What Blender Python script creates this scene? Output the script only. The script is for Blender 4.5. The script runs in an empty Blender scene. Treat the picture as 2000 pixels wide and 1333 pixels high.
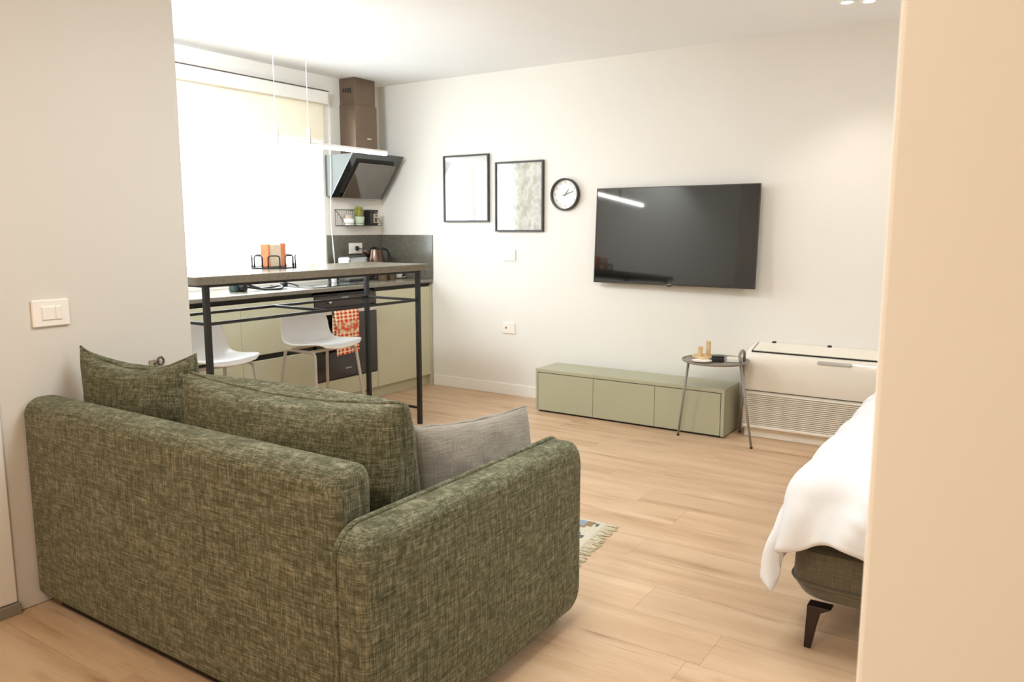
import bpy, bmesh, math, random
from mathutils import Vector, Matrix, noise as mnoise
random.seed(7)
S = bpy.context.scene
COL = S.collection
R = math.radians
PI = math.pi

# ------------------------------------------------------------------ camera
cd = bpy.data.cameras.new('camera'); cam = bpy.data.objects.new('camera', cd); COL.objects.link(cam)
cam.location = (0, 0, 1.40)
cam.rotation_euler = (R(90 - 8.18), 0, R(33.5))
cd.sensor_width = 36; cd.lens = 36 * 1538 / 2000
cd.clip_start = 0.02
cd.dof.use_dof = True; cd.dof.focus_distance = 2.6; cd.dof.aperture_fstop = 7.0
S.camera = cam

# ------------------------------------------------------------------ world, lights, exposure
W = bpy.data.worlds.new('overcast sky'); S.world = W; W.use_nodes = True
bg = W.node_tree.nodes['Background']
bg.inputs['Color'].default_value = (0.84, 0.94, 1.0, 1); bg.inputs['Strength'].default_value = 9.0

def lamp(name, kind, loc, rot, energy, color, **kw):
    l = bpy.data.lights.new(name, kind); l.energy = energy; l.color = color
    for k, v in kw.items(): setattr(l, k, v)
    o = bpy.data.objects.new(name, l); o.location = loc; o.rotation_euler = rot; COL.objects.link(o)
    return o
p = lamp('window_portal', 'AREA', (-5.30, 3.75, 1.70), (0, R(-90), 0), 1, (1, 1, 1), shape='RECTANGLE', size=1.42, size_y=1.98)
p.data.cycles.is_portal = True
WARM = (1.0, 0.87, 0.71)
lamp('hall_ceiling_glow', 'AREA', (-1.2, -0.35, 2.60), (0, 0, 0), 33, WARM, shape='DISK', size=0.5)

lamp('living_fill', 'AREA', (-1.4, 2.1, 2.62), (0, 0, 0), 30, (0.86, 0.95, 1.0), shape='DISK', size=0.9)  # added soft fill over the living area, no fixture behind it
lamp('bedroom_fill', 'AREA', (1.2, 2.9, 2.62), (0, 0, 0), 30, (0.86, 0.95, 1.0), shape='DISK', size=0.7)  # added fill from the right for the sofa arm, not a real lamp
lamp('kitchen_fill', 'AREA', (-3.75, 2.48, 2.60), Vector((-0.55, 0.50, -0.67)).to_track_quat('-Z', 'Y').to_euler(), 60, (0.86, 0.95, 1.0), shape='DISK', size=0.6)  # added fill to lift the dim kitchen, aimed at window wall and hood
S.view_settings.view_transform = 'Standard'; S.view_settings.look = 'None'
S.view_settings.gamma = 1; S.view_settings.use_curve_mapping = False
S.view_settings.exposure = 0.30
cy = S.cycles
cy.use_denoising = True
cy.max_bounces = 14; cy.diffuse_bounces = 10; cy.glossy_bounces = 6; cy.transparent_max_bounces = 12; cy.transmission_bounces = 6
cy.sample_clamp_indirect = 8; cy.caustics_reflective = False; cy.caustics_refractive = False

# ------------------------------------------------------------------ materials
def lin(r, g, b):
    f = lambda c: (c / 255 / 12.92) if c / 255 <= 0.04045 else ((c / 255 + 0.055) / 1.055) ** 2.4
    return (f(r), f(g), f(b), 1)

class N:
    def __init__(s, name):
        s.m = bpy.data.materials.new(name); s.m.use_nodes = True
        s.t = s.m.node_tree; s.n = s.t.nodes; s.b = s.n['Principled BSDF']; s.out = s.n['Material Output']
    def add(s, typ, **kw):
        n = s.n.new(typ)
        for k, v in kw.items():
            if k in n.inputs.keys(): n.inputs[k].default_value = v
            else: setattr(n, k, v)
        return n
    def link(s, a, b): s.t.links.new(a, b)
    def coords(s, scale, kind='Object'):
        tc = s.add('ShaderNodeTexCoord'); mp = s.add('ShaderNodeMapping')
        mp.inputs['Scale'].default_value = scale
        s.link(tc.outputs[kind], mp.inputs['Vector']); return mp.outputs['Vector']
    def noise(s, vec, scale, detail=3, rough=0.5):
        n = s.add('ShaderNodeTexNoise'); n.inputs['Scale'].default_value = scale
        n.inputs['Detail'].default_value = detail; n.inputs['Roughness'].default_value = rough
        if vec is not None: s.link(vec, n.inputs['Vector'])
        return n.outputs['Fac']
    def ramp(s, fac, stops):
        r = s.add('ShaderNodeValToRGB'); e = r.color_ramp.elements
        while len(e) < len(stops): e.new(0.5)
        for i, (p, c) in enumerate(stops): e[i].position = p; e[i].color = c
        s.link(fac, r.inputs['Fac']); return r.outputs['Color']
    def mix(s, a, b, fac, mode='MIX'):
        m = s.add('ShaderNodeMix'); m.data_type = 'RGBA'; m.blend_type = mode
        for sock, v in ((m.inputs[6], a), (m.inputs[7], b), (m.inputs[0], fac)):
            if isinstance(v, (tuple, float, int)): sock.default_value = v
            else: s.link(v, sock)
        return m.outputs[2]
    def math(s, op, a, b=0.0):
        m = s.add('ShaderNodeMath'); m.operation = op
        for i, v in enumerate((a, b)):
            if isinstance(v, (float, int)): m.inputs[i].default_value = v
            else: s.link(v, m.inputs[i])
        return m.outputs[0]
    def bump(s, h, strength=0.2, dist=0.002):
        b = s.add('ShaderNodeBump'); b.inputs['Strength'].default_value = strength; b.inputs['Distance'].default_value = dist
        s.link(h, b.inputs['Height']); s.link(b.outputs['Normal'], s.b.inputs['Normal'])
    def base(s, c):
        if isinstance(c, tuple): s.b.inputs['Base Color'].default_value = c
        else: s.link(c, s.b.inputs['Base Color'])

def simple(name, rgb, rough=0.5, metal=0.0, var=0.04, vscale=6.0, bump=0.0, bscale=300, spec=0.5, coat=0.0):
    k = N(name); c = lin(*rgb)
    v = k.noise(k.coords((1, 1, 1)), vscale, 4)
    d = tuple(x * (1 - var) for x in c[:3]) + (1,); l = tuple(min(1, x * (1 + var)) for x in c[:3]) + (1,)
    k.base(k.ramp(v, [(0.3, d), (0.7, l)]))
    k.b.inputs['Roughness'].default_value = rough; k.b.inputs['Metallic'].default_value = metal
    k.b.inputs['Specular IOR Level'].default_value = spec; k.b.inputs['Coat Weight'].default_value = coat
    k.b.inputs['Coat Roughness'].default_value = 0.05
    if bump: k.bump(k.noise(k.coords((1, 1, 1)), bscale, 2), bump, 0.001)
    return k.m

def emit(name, rgb, strength):
    k = N(name); k.b.inputs['Base Color'].default_value = lin(*rgb)
    k.b.inputs['Emission Color'].default_value = lin(*rgb); k.b.inputs['Emission Strength'].default_value = strength
    return k.m

M = {}
M['wall'] = simple('cream wall paint', (231, 227, 220), 0.75, var=0.012, vscale=1.5, bump=0.05, bscale=350)
M['wall2'] = simple('warm beige wall paint', (236, 232, 224), 0.75, var=0.012, vscale=1.5, bump=0.05, bscale=350)
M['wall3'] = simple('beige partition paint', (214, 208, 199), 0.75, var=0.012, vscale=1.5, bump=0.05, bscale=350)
M['ceiling'] = simple('white ceiling paint', (243, 243, 243), 0.85, var=0.01, vscale=1.5, bump=0.04, bscale=350)
M['white_trim'] = simple('white lacquer trim', (240, 238, 232), 0.35, var=0.01)
M['grey_trim'] = simple('grey skirting', (140, 132, 120), 0.5)
M['white_plastic'] = simple('white plastic', (238, 236, 230), 0.3, var=0.01)
M['switch_plastic'] = simple('switch plastic', (240, 232, 222), 0.35, var=0.01)
M['ac_white'] = simple('glossy white casing', (232, 225, 212), 0.16, var=0.01, coat=0.3)
M['ac_slat'] = simple('cream slats', (232, 225, 212), 0.4, var=0.01)
M['dark_gap'] = simple('dark gap', (38, 34, 30), 0.7)
M['black_metal'] = simple('black powder coated steel', (30, 28, 28), 0.45, var=0.1, bump=0.05, bscale=600)
M['black_plastic'] = simple('black plastic', (24, 23, 23), 0.35)
M['sage'] = simple('sage green laminate', (192, 188, 160), 0.5, var=0.02, vscale=3)
M['sage_media'] = simple('sage grey lacquer', (172, 170, 144), 0.45, var=0.02, vscale=3)
M['frame_black'] = simple('black picture frame', (48, 42, 38), 0.4)
M['chrome'] = simple('chrome', (170, 172, 172), 0.15, metal=1.0)
M['steel'] = simple('brushed steel', (196, 190, 182), 0.3, metal=1.0, var=0.06, vscale=40)
M['hood_metal'] = simple('dark satin hood steel', (120, 102, 86), 0.3, metal=0.7, var=0.05, vscale=12)
M['black_glass'] = simple('black glass', (16, 16, 17), 0.05, spec=0.8, coat=0.5)
M['oven_glass'] = simple('dark oven glass', (34, 29, 26), 0.10, spec=0.7)
M['screen'] = simple('television screen', (12, 11, 10), 0.05, spec=0.9, coat=0.25)
M['tv_bezel'] = simple('television bezel', (60, 54, 48), 0.35, metal=0.4)
M['stool'] = simple('pale grey stool shell', (240, 237, 235), 0.42, var=0.02)
M['stool_leg'] = simple('grey enamel tube', (186, 177, 168), 0.4, var=0.03)
M['table_grey'] = simple('grey powder coated table', (140, 132, 122), 0.45, var=0.05, vscale=30)
M['charcoal_leg'] = simple('dark bronze leg', (58, 46, 42), 0.3, metal=0.6)
M['rubber'] = simple('black rubber', (26, 24, 22), 0.8)
M['grey_fabric'] = None
M['pot_green'] = simple('pale green pot', (188, 205, 182), 0.5)
M['leaf'] = simple('yellow green leaves', (150, 148, 70), 0.6, var=0.35, vscale=60)
M['soil'] = simple('brown soil', (70, 52, 38), 0.9)
M['tin'] = simple('black tin', (34, 32, 30), 0.4)
M['paper_white'] = simple('white paper', (238, 236, 230), 0.7, var=0.01)
M['paper_beige'] = simple('beige label', (190, 172, 158), 0.7)
M['candle_wood'] = simple('pale turned wood', (212, 182, 136), 0.55, var=0.15, vscale=40)
M['ceramic'] = simple('white glazed ceramic', (244, 242, 238), 0.15, var=0.01)
M['kettle'] = simple('bronze kettle steel', (96, 76, 64), 0.22, metal=0.8)
M['camera_teal'] = simple('dark teal leatherette', (40, 58, 60), 0.5, bump=0.2, bscale=400)
M['wicker'] = simple('brown wood block', (92, 74, 54), 0.6, var=0.15, vscale=30)
M['napkin_orange'] = simple('orange napkin print', (226, 138, 96), 0.75, var=0.12, vscale=25)
M['napkin_cream'] = simple('cream napkin paper', (232, 214, 186), 0.8, var=0.06, vscale=25)
M['fringe'] = simple('cream cotton fringe', (208, 196, 168), 0.9, var=0.08, vscale=80)
M['rug_cream'] = simple('rug cream wool', (206, 196, 176), 0.95, var=0.08, vscale=120, bump=0.4, bscale=500)
M['rug_blue'] = simple('rug blue wool', (140, 154, 166), 0.95, var=0.12, vscale=120, bump=0.4, bscale=500)
M['rug_brown'] = simple('rug brown wool', (146, 122, 88), 0.95, var=0.12, vscale=120, bump=0.4, bscale=500)
M['rug_dark'] = simple('rug slate wool', (92, 94, 104), 0.95, var=0.12, vscale=120, bump=0.4, bscale=500)
M['clock_face'] = simple('clock face', (240, 238, 233), 0.5, var=0.01)
M['numeral'] = simple('grey numerals', (150, 146, 142), 0.6)
M['hand_grey'] = simple('clock hand grey', (100, 96, 92), 0.5)
M['led'] = emit('led strip', (255, 252, 248), 40.0)
M['spot_lens'] = emit('spot lens', (255, 244, 226), 14.0)
M['kitchen_stone'] = None

def mat_stone():
    k = N('grey stone laminate'); v = k.coords((1, 1, 1))
    a = k.noise(v, 60, 5, 0.6); b = k.noise(v, 5, 3)
    c = k.ramp(a, [(0.3, lin(112, 105, 92)), (0.6, lin(132, 124, 109)), (0.8, lin(150, 142, 127))])
    k.base(k.mix(c, lin(122, 114, 100), k.math('MULTIPLY', b, 0.6)))
    k.b.inputs['Roughness'].default_value = 0.24
    k.bump(a, 0.04, 0.001); return k.m
M['kitchen_stone'] = mat_stone()

def mat_splash():
    k = N('olive grey splash panel'); v = k.coords((1, 1, 1))
    a = k.noise(v, 30, 5, 0.6)
    k.base(k.ramp(a, [(0.3, lin(92, 88, 78)), (0.7, lin(108, 103, 92))]))
    k.b.inputs['Roughness'].default_value = 0.22; k.b.inputs['Specular IOR Level'].default_value = 0.8; return k.m
M['splash'] = mat_splash()

def mat_wood():
    k = N('light oak laminate')
    tc = k.add('ShaderNodeTexCoord'); oi = k.add('ShaderNodeObjectInfo')
    mul = k.add('ShaderNodeVectorMath'); mul.operation = 'SCALE'
    comb = k.add('ShaderNodeCombineXYZ')
    k.link(oi.outputs['Random'], comb.inputs[0]); 
    k.link(k.math('MULTIPLY', oi.outputs['Random'], 7.31), comb.inputs[1]); k.link(k.math('MULTIPLY', oi.outputs['Random'], 3.7), comb.inputs[2])
    k.link(comb.outputs[0], mul.inputs[0]); mul.inputs['Scale'].default_value = 13.0
    ad = k.add('ShaderNodeVectorMath'); k.link(tc.outputs['Object'], ad.inputs[0]); k.link(mul.outputs[0], ad.inputs[1])
    def mp(sc):
        m = k.add('ShaderNodeMapping'); m.inputs['Scale'].default_value = sc; k.link(ad.outputs[0], m.inputs['Vector']); return m.outputs['Vector']
    wob = k.noise(mp((1.1, 5, 1)), 1.0, 3)
    broad = k.noise(mp((0.9, 7.5, 1)), 1.2, 4, 0.55)
    streak = k.noise(mp((1.9, 20, 1)), 1.0, 6, 0.62)
    fine = k.noise(mp((8, 260, 1)), 1.0, 3, 0.6)
    knot = k.add('ShaderNodeTexVoronoi'); knot.inputs['Scale'].default_value = 1.0
    k.link(mp((1.5, 6.5, 1)), knot.inputs['Vector'])
    c = k.ramp(broad, [(0.28, lin(190, 156, 122)), (0.48, lin(208, 176, 142)), (0.72, lin(221, 192, 160))])
    s2 = k.ramp(streak, [(0.30, (0.8, 0.8, 0.8, 1)), (0.46, (0, 0, 0, 1))])
    patch = k.ramp(k.noise(mp((0.8, 3.2, 1)), 1.6, 3), [(0.40, (0.15, 0.15, 0.15, 1)), (0.60, (1, 1, 1, 1))])
    c = k.mix(c, lin(156, 118, 86), k.math('MULTIPLY', s2, patch))
    kn = k.ramp(knot.outputs['Distance'], [(0.04, (1, 1, 1, 1)), (0.19, (0, 0, 0, 1))])
    kn2 = k.math('MULTIPLY', kn, k.ramp(wob, [(0.5, (0, 0, 0, 1)), (0.62, (1, 1, 1, 1))]))
    c = k.mix(c, lin(118, 82, 56), k.math('MULTIPLY', kn2, 0.85))
    c = k.mix(c, lin(176, 138, 102), k.math('MULTIPLY', k.ramp(fine, [(0.45, (1, 1, 1, 1)), (0.6, (0, 0, 0, 1))]), 0.16))
    tint = k.ramp(oi.outputs['Random'], [(0.0, (0.93, 0.93, 0.93, 1)), (1.0, (1.0, 1.0, 1.0, 1))])
    k.base(k.mix(c, tint, 1.0, 'MULTIPLY'))
    k.b.inputs['Roughness'].default_value = 0.42
    k.bump(k.math('ADD', streak, fine), 0.10, 0.0006); return k.m
M['wood'] = mat_wood()

def mat_chenille():
    k = N('olive chenille weave')
    F, f = 520.0, 26.0
    warp = k.noise(k.coords((F, F, f)), 1.0, 2, 0.6)
    weft = k.noise(k.coords((f, f, F)), 1.0, 2, 0.6)
    w2 = k.noise(k.coords((170, 170, 9)), 1.0, 2); w3 = k.noise(k.coords((9, 9, 170)), 1.0, 2)
    big = k.noise(k.coords((58, 58, 44)), 1.0, 4, 0.7); gr = k.noise(k.coords((1, 1, 1)), 700, 1)
    s = k.math('ADD', k.math('MULTIPLY', warp, 0.34), k.math('MULTIPLY', weft, 0.34))
    s = k.math('ADD', s, k.math('MULTIPLY', k.math('ADD', w2, w3), 0.20))
    s = k.math('ADD', s, k.math('MULTIPLY', big, 0.34)); s = k.math('ADD', s, k.math('MULTIPLY', gr, 0.10))
    s = k.math('SUBTRACT', s, 0.23)
    c = k.ramp(s, [(0.34, lin(40, 44, 32)), (0.45, lin(74, 75, 55)), (0.54, lin(98, 97, 77)), (0.64, lin(142, 138, 114))])
    k.base(c)
    k.b.inputs['Roughness'].default_value = 0.92; k.b.inputs['Specular IOR Level'].default_value = 0.15
    k.b.inputs['Sheen Weight'].default_value = 0.16; k.b.inputs['Sheen Roughness'].default_value = 0.5
    k.b.inputs['Sheen Tint'].default_value = lin(205, 197, 165)
    k.bump(s, 0.7, 0.004); return k.m
M['chenille'] = mat_chenille()

def mat_linen(name, a, b):
    k = N(name)
    w = k.noise(k.coords((380, 380, 14)), 1.0, 2); h = k.noise(k.coords((14, 14, 380)), 1.0, 2)
    s = k.math('MULTIPLY', k.math('ADD', w, h), 0.5)
    k.base(k.ramp(s, [(0.38, lin(*a)), (0.62, lin(*b))]))
    k.b.inputs['Roughness'].default_value = 0.9; k.b.inputs['Specular IOR Level'].default_value = 0.15
    k.b.inputs['Sheen Weight'].default_value = 0.3
    k.bump(s, 0.3, 0.002); return k.m
M['grey_linen'] = mat_linen('grey linen', (120, 112, 100), (152, 143, 129))
M['bed_fabric'] = mat_linen('grey green bed velvet', (88, 82, 68), (110, 103, 87))
M['duvet'] = simple('white cotton', (226, 225, 225), 0.85, var=0.01, vscale=20, bump=0.05, bscale=500, spec=0.2)

def mat_gingham():
    k = N('red gingham cloth'); tc = k.add('ShaderNodeTexCoord'); sp = k.add('ShaderNodeSeparateXYZ')
    k.link(tc.outputs['UV'], sp.inputs[0])
    def stripe(o, n):
        fr = k.math('FRACT', k.math('MULTIPLY', o, float(n))); return k.math('GREATER_THAN', fr, 0.45)
    u, v = stripe(sp.outputs[0], 6), stripe(sp.outputs[1], 20)
    both = k.math('MULTIPLY', u, v); one = k.math('MAXIMUM', u, v)
    c = k.mix(lin(250, 236, 200), lin(236, 150, 104), k.math('MULTIPLY', one, 0.7))
    c = k.mix(c, lin(204, 48, 28), both)
    # a plain woven band with an orange motif towards the hem
    vv = sp.outputs[1]
    band = k.math('MULTIPLY', k.math('GREATER_THAN', vv, 0.55), k.math('LESS_THAN', vv, 0.70))
    c = k.mix(c, k.ramp(k.noise(k.coords((30, 30, 30)), 1.0, 2), [(0.44, lin(244, 222, 190)), (0.56, lin(226, 96, 50))]), band)
    k.base(c); k.b.inputs['Roughness'].default_value = 0.9
    return k.m
M['gingham'] = mat_gingham()

def mat_pane(name, tint=(1, 1, 1, 1), ior=1.5):
    k = N(name); tr = k.add('ShaderNodeBsdfTransparent'); tr.inputs[0].default_value = tint
    gl = k.add('ShaderNodeBsdfGlossy'); gl.inputs['Roughness'].default_value = 0.02
    lw = k.add('ShaderNodeLayerWeight'); f0 = ((ior - 1) / (ior + 1)) ** 2
    fr = k.math('ADD', k.math('MULTIPLY', k.math('POWER', lw.outputs['Facing'], 5.0), 1 - f0), f0)
    lw.inputs['Blend'].default_value = 0.5
    mx = k.add('ShaderNodeMixShader'); k.link(fr, mx.inputs[0]); k.link(tr.outputs[0], mx.inputs[1]); k.link(gl.outputs[0], mx.inputs[2])
    k.link(mx.outputs[0], k.out.inputs['Surface']); return k.m
M['pane'] = mat_pane('clear window glass')
M['picture_glass'] = mat_pane('picture glass', (0.97, 0.97, 0.97, 1), 1.6)
M['jar_glass'] = mat_pane('jar glass', (0.90, 0.93, 0.92, 1))

def mat_blind():
    k = N('cream blind fabric'); v = k.noise(k.coords((600, 600, 600)), 1.0, 2)
    df = k.add('ShaderNodeBsdfDiffuse'); tl = k.add('ShaderNodeBsdfTranslucent'); mx = k.add('ShaderNodeMixShader')
    c = k.ramp(v, [(0.3, lin(228, 219, 196)), (0.7, lin(236, 228, 208))])
    k.link(c, df.inputs[0]); k.link(c, tl.inputs[0]); mx.inputs[0].default_value = 0.03
    k.link(df.outputs[0], mx.inputs[1]); k.link(tl.outputs[0], mx.inputs[2]); k.link(mx.outputs[0], k.out.inputs['Surface']); return k.m
M['blind'] = mat_blind()

def mat_print(name, seed, fg, bgc):
    k = N(name); v = k.coords((1, 1, 1), 'Generated')
    mp = k.add('ShaderNodeMapping'); mp.inputs['Location'].default_value = (seed, seed * 2, 0); k.link(v, mp.inputs['Vector'])
    n = k.noise(mp.outputs['Vector'], 5.0, 6, 0.62)
    k.base(k.ramp(n, [(0.42, lin(*bgc)), (0.54, lin(*fg)), (0.66, lin(*bgc))]))
    k.b.inputs['Roughness'].default_value = 0.7; return k.m
M['print_a'] = mat_print('faint blossom print', 3.1, (224, 226, 222), (238, 236, 231))
M['print_b'] = mat_print('pale botanical print', 8.4, (226, 224, 214), (190, 184, 170))

# ------------------------------------------------------------------ mesh helpers
class MB:
    """collects shapes in world coordinates"""
    def __init__(s): s.v = []; s.f = []; s.mi = []; s.uv = None
    def raw(s, vs, fs, mi=0):
        o = len(s.v); s.v += [Vector(v) for v in vs]; s.f += [tuple(i + o for i in f) for f in fs]; s.mi += [mi] * len(fs); return s
    def bm(s, bm, mi=0):
        bm.verts.index_update(); s.raw([v.co.copy() for v in bm.verts], [[v.index for v in f.verts] for f in bm.faces], mi); bm.free(); return s
    def box(s, x0, x1, y0, y1, z0, z1, bev=0.0, seg=2, mi=0):
        b = bmesh.new(); bmesh.ops.create_cube(b, size=1)
        for v in b.verts: v.co = Vector(((x0 + x1) / 2 + v.co.x * (x1 - x0), (y0 + y1) / 2 + v.co.y * (y1 - y0), (z0 + z1) / 2 + v.co.z * (z1 - z0)))
        if bev: bmesh.ops.bevel(b, geom=b.edges[:], offset=bev, segments=seg, profile=0.5, affect='EDGES')
        return s.bm(b, mi)
    def lathe(s, prof, c, n=24, axis='Z', mi=0, cap=True):
        vs = []; fs = []; m = len(prof)
        for i in range(n):
            a = 2 * PI * i / n
            for r, h in prof:
                p = (r * math.cos(a), r * math.sin(a), h)
                if axis == 'Y': p = (p[0], -h, p[1])
                if axis == 'X': p = (h, p[0], p[1])
                vs.append((c[0] + p[0], c[1] + p[1], c[2] + p[2]))
        for i in range(n):
            for j in range(m - 1):
                a, b = i * m + j, ((i + 1) % n) * m + j
                fs.append((a, b, b + 1, a + 1))
        s.raw(vs, fs, mi)
        if not cap: return s
        if prof[0][0] > 1e-5: s.raw([vs[i * m] for i in range(n)][::-1], [tuple(range(n))], mi)
        if prof[-1][0] > 1e-5: s.raw([vs[i * m + m - 1] for i in range(n)], [tuple(range(n))], mi)
        return s
    def tube(s, pts, r, n=8, closed=False, mi=0, cap=True):
        pts = [Vector(p) for p in pts]; k = len(pts); rs = r if isinstance(r, (list, tuple)) else [r] * k
        tang = []
        for i in range(k):
            a = pts[(i - 1) % k] if (closed or i > 0) else pts[i]; b = pts[(i + 1) % k] if (closed or i < k - 1) else pts[i]
            tang.append((b - a).normalized())
        up = Vector((0, 0, 1)) if abs(tang[0].z) < 0.9 else Vector((1, 0, 0))
        x = tang[0].cross(up).normalized(); vs = []
        for i in range(k):
            t = tang[i]; x = (x - t * x.dot(t)).normalized(); y = t.cross(x)
            for j in range(n):
                a = 2 * PI * j / n; vs.append(pts[i] + (x * math.cos(a) + y * math.sin(a)) * rs[i])
        fs = []
        for i in range(k if closed else k - 1):
            for j in range(n):
                a = i * n + j; b = i * n + (j + 1) % n; c = ((i + 1) % k) * n + (j + 1) % n; d = ((i + 1) % k) * n + j
                fs.append((a, b, c, d))
        if cap and not closed: fs.append(tuple(range(n))[::-1]); fs.append(tuple(range((k - 1) * n, k * n)))
        return s.raw(vs, fs, mi)
    def grid(s, fn, nu, nv, mi=0, uv=False):
        vs = [fn(i / nu, j / nv) for i in range(nu + 1) for j in range(nv + 1)]
        fs = [(i * (nv + 1) + j, (i + 1) * (nv + 1) + j, (i + 1) * (nv + 1) + j + 1, i * (nv + 1) + j + 1) for i in range(nu) for j in range(nv)]
        if uv: s.uv = [(i / nu, j / nv) for i in range(nu + 1) for j in range(nv + 1)]
        return s.raw(vs, fs, mi)
    def prism(s, poly, fn, mi=0):
        """poly: 2-D outline; fn(p, t) -> 3-D point, t = 0, 1"""
        n = len(poly); vs = [fn(p, 0) for p in poly] + [fn(p, 1) for p in poly]
        fs = [tuple(range(n))[::-1], tuple(range(n, 2 * n))] + [(i, (i + 1) % n, n + (i + 1) % n, n + i) for i in range(n)]
        return s.raw(vs, fs, mi)
    def xform(s, m): s.v = [m @ v for v in s.v]; return s

def rrect(x0, x1, y0, y1, r, n=6):
    rs = r if isinstance(r, (tuple, list)) else (r,) * 4
    out = []
    for (cx, cy, a, q) in ((x1 - rs[0], y0 + rs[0], -90, rs[0]), (x1 - rs[1], y1 - rs[1], 0, rs[1]), (x0 + rs[2], y1 - rs[2], 90, rs[2]), (x0 + rs[3], y0 + rs[3], 180, rs[3])):
        for i in range(n + 1):
            t = R(a + 90 * i / n); out.append((cx + q * math.cos(t), cy + q * math.sin(t)))
    return out

def bez(p0, p1, p2, n=6):
    p0, p1, p2 = Vector(p0), Vector(p1), Vector(p2)
    return [p0 * (1 - t) ** 2 + p1 * 2 * t * (1 - t) + p2 * t * t for t in [i / n for i in range(n + 1)]]

def round_path(pts, r, n=5):
    pts = [Vector(p) for p in pts]; out = [pts[0]]
    for i in range(1, len(pts) - 1):
        a = pts[i] + (pts[i - 1] - pts[i]).normalized() * r; b = pts[i] + (pts[i + 1] - pts[i]).normalized() * r
        out += bez(a, pts[i], b, n)
    return out + [pts[-1]]

ROOT = {}
def world_of(o):
    v = Vector((0, 0, 0))
    while o is not None: v += o.location; o = o.parent
    return v

def build(name, mb, mat, parent=None, smooth=False, label=None, loc=None, local=False, subsurf=0, bevel=0):
    """one mesh object; shapes are given in world coordinates unless local"""
    me = bpy.data.meshes.new(name); o = bpy.data.objects.new(name, me)
    base = Vector((0, 0, 0))
    if not local:
        if parent is not None: base = world_of(parent)
        elif loc is not None: base = Vector(loc); o.location = base
    elif loc is not None: o.location = loc
    me.from_pydata([v - base for v in mb.v], [], mb.f)
    mats = mat if isinstance(mat, (list, tuple)) else [mat]
    for m in mats: me.materials.append(m)
    if len(mats) > 1: me.polygons.foreach_set('material_index', mb.mi)
    if mb.uv:
        ul = me.uv_layers.new(name='UVMap')
        for lp in me.loops: ul.data[lp.index].uv = mb.uv[lp.vertex_index]
    b = bmesh.new(); b.from_mesh(me); bmesh.ops.recalc_face_normals(b, faces=b.faces); b.to_mesh(b and me); b.free()
    if smooth:
        me.polygons.foreach_set('use_smooth', [True] * len(me.polygons))
        if smooth != 'all': me.set_sharp_from_angle(angle=R(40))
    COL.objects.link(o)
    if parent is not None: o.parent = parent
    if label: o['label'] = label
    if subsurf:
        m = o.modifiers.new('Subdivision', 'SUBSURF'); m.levels = subsurf; m.render_levels = subsurf
    if bevel:
        m = o.modifiers.new('Bevel', 'BEVEL'); m.width = bevel; m.segments = 2; m.limit_method = 'ANGLE'
    return o

def tag(o, label, cat, group=None, kind=None):
    o['label'] = label; o['category'] = cat
    if group: o['group'] = group
    if kind: o['kind'] = kind
    return o
def thing(name, label, cat, loc, rot=(0, 0, 0), group=None):
    o = bpy.data.objects.new(name, None); o.location = loc; o.rotation_euler = rot; o.empty_display_size = 0.05
    COL.objects.link(o); return tag(o, label, cat, group)
def struct(name, mb, mat, parent=None, **kw):
    o = build(name, mb, mat, parent, **kw)
    if parent is None: o['kind'] = 'structure'
    return o
def dup(root, loc, label, rot=None):
    r = root.copy(); COL.objects.link(r); r.location = loc
    if rot: r.rotation_euler = rot
    r['label'] = label
    for ch in list(root.children):
        c = ch.copy(); COL.objects.link(c); c.parent = r
        for g in ch.children:
            d = g.copy(); COL.objects.link(d); d.parent = c
    return r

def logo(name, at, du, w, h, mat, parent, n=6):
    """a small pale maker's mark: a row of tiny raised letter strokes"""
    m = MB(); at = Vector(at); du = Vector(du)
    for i in range(n):
        c = at + du * (w * ((i + 0.5) / n - 0.5)); hw = w / n * 0.36; hh = h * (0.5 if i else 0.75)
        e = 0.0015
        xs = abs(du.x) * hw + (1 - abs(du.x)) * e; ys = abs(du.y) * hw + (1 - abs(du.y)) * e
        m.box(c.x - xs, c.x + xs, c.y - ys, c.y + ys, c.z - hh, c.z + hh)
    return build(name, m, mat, parent)

# ------------------------------------------------------------------ room shell
YB = 5.44; XL = -5.04; ZC = 2.65; XP = -3.02; YP = 2.05; XR = 2.5
floor = struct('floor', MB().box(-5.2, 2.7, -1.75, 5.6, -0.10, -0.012), M['dark_gap'])
# planks, rows along X, 0.22 wide
PLEN = 1.95; fixed = {}
for yy, xj in ((3.85, -1.94), (2.97, -1.375), (2.75, -0.535), (2.09, -0.847), (4.07, -0.95), (3.19, -2.6)):
    fixed[round((yy - 2.97) / 0.22)] = xj
plank_mesh = {}
for k in range(-22, 12):
    y0 = 2.97 + 0.22 * k; y1 = y0 + 0.22
    if y1 < -1.6 or y0 > YB: continue
    y1c = min(y1, YB)
    xj = fixed.get(k, random.uniform(-1.9, 0))
    xs = [xj]
    while xs[0] > -5.04: xs.insert(0, xs[0] - PLEN)
    while xs[-1] < 2.5: xs.append(xs[-1] + PLEN)
    lo = -5.04 if y0 > 1.9 else -3.02
    for a, b in zip(xs[:-1], xs[1:]):
        a, b = max(a, lo), min(b, 2.5)
        if b - a < 0.05: continue
        L = round(b - a, 3); wd = round(y1c - y0, 3); key = (L, wd)
        if key not in plank_mesh:
            g = 0.0004
            o = build('plank', MB().box(-L / 2 + g, L / 2 - g, -wd / 2 + g, wd / 2 - g, -0.010, 0), M['wood'], floor, local=True)
            plank_mesh[key] = o.data
        else:
            o = bpy.data.objects.new('plank', plank_mesh[key]); COL.objects.link(o); o.parent = floor
        o.location = ((a + b) / 2, (y0 + y1c) / 2, 0)

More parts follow.
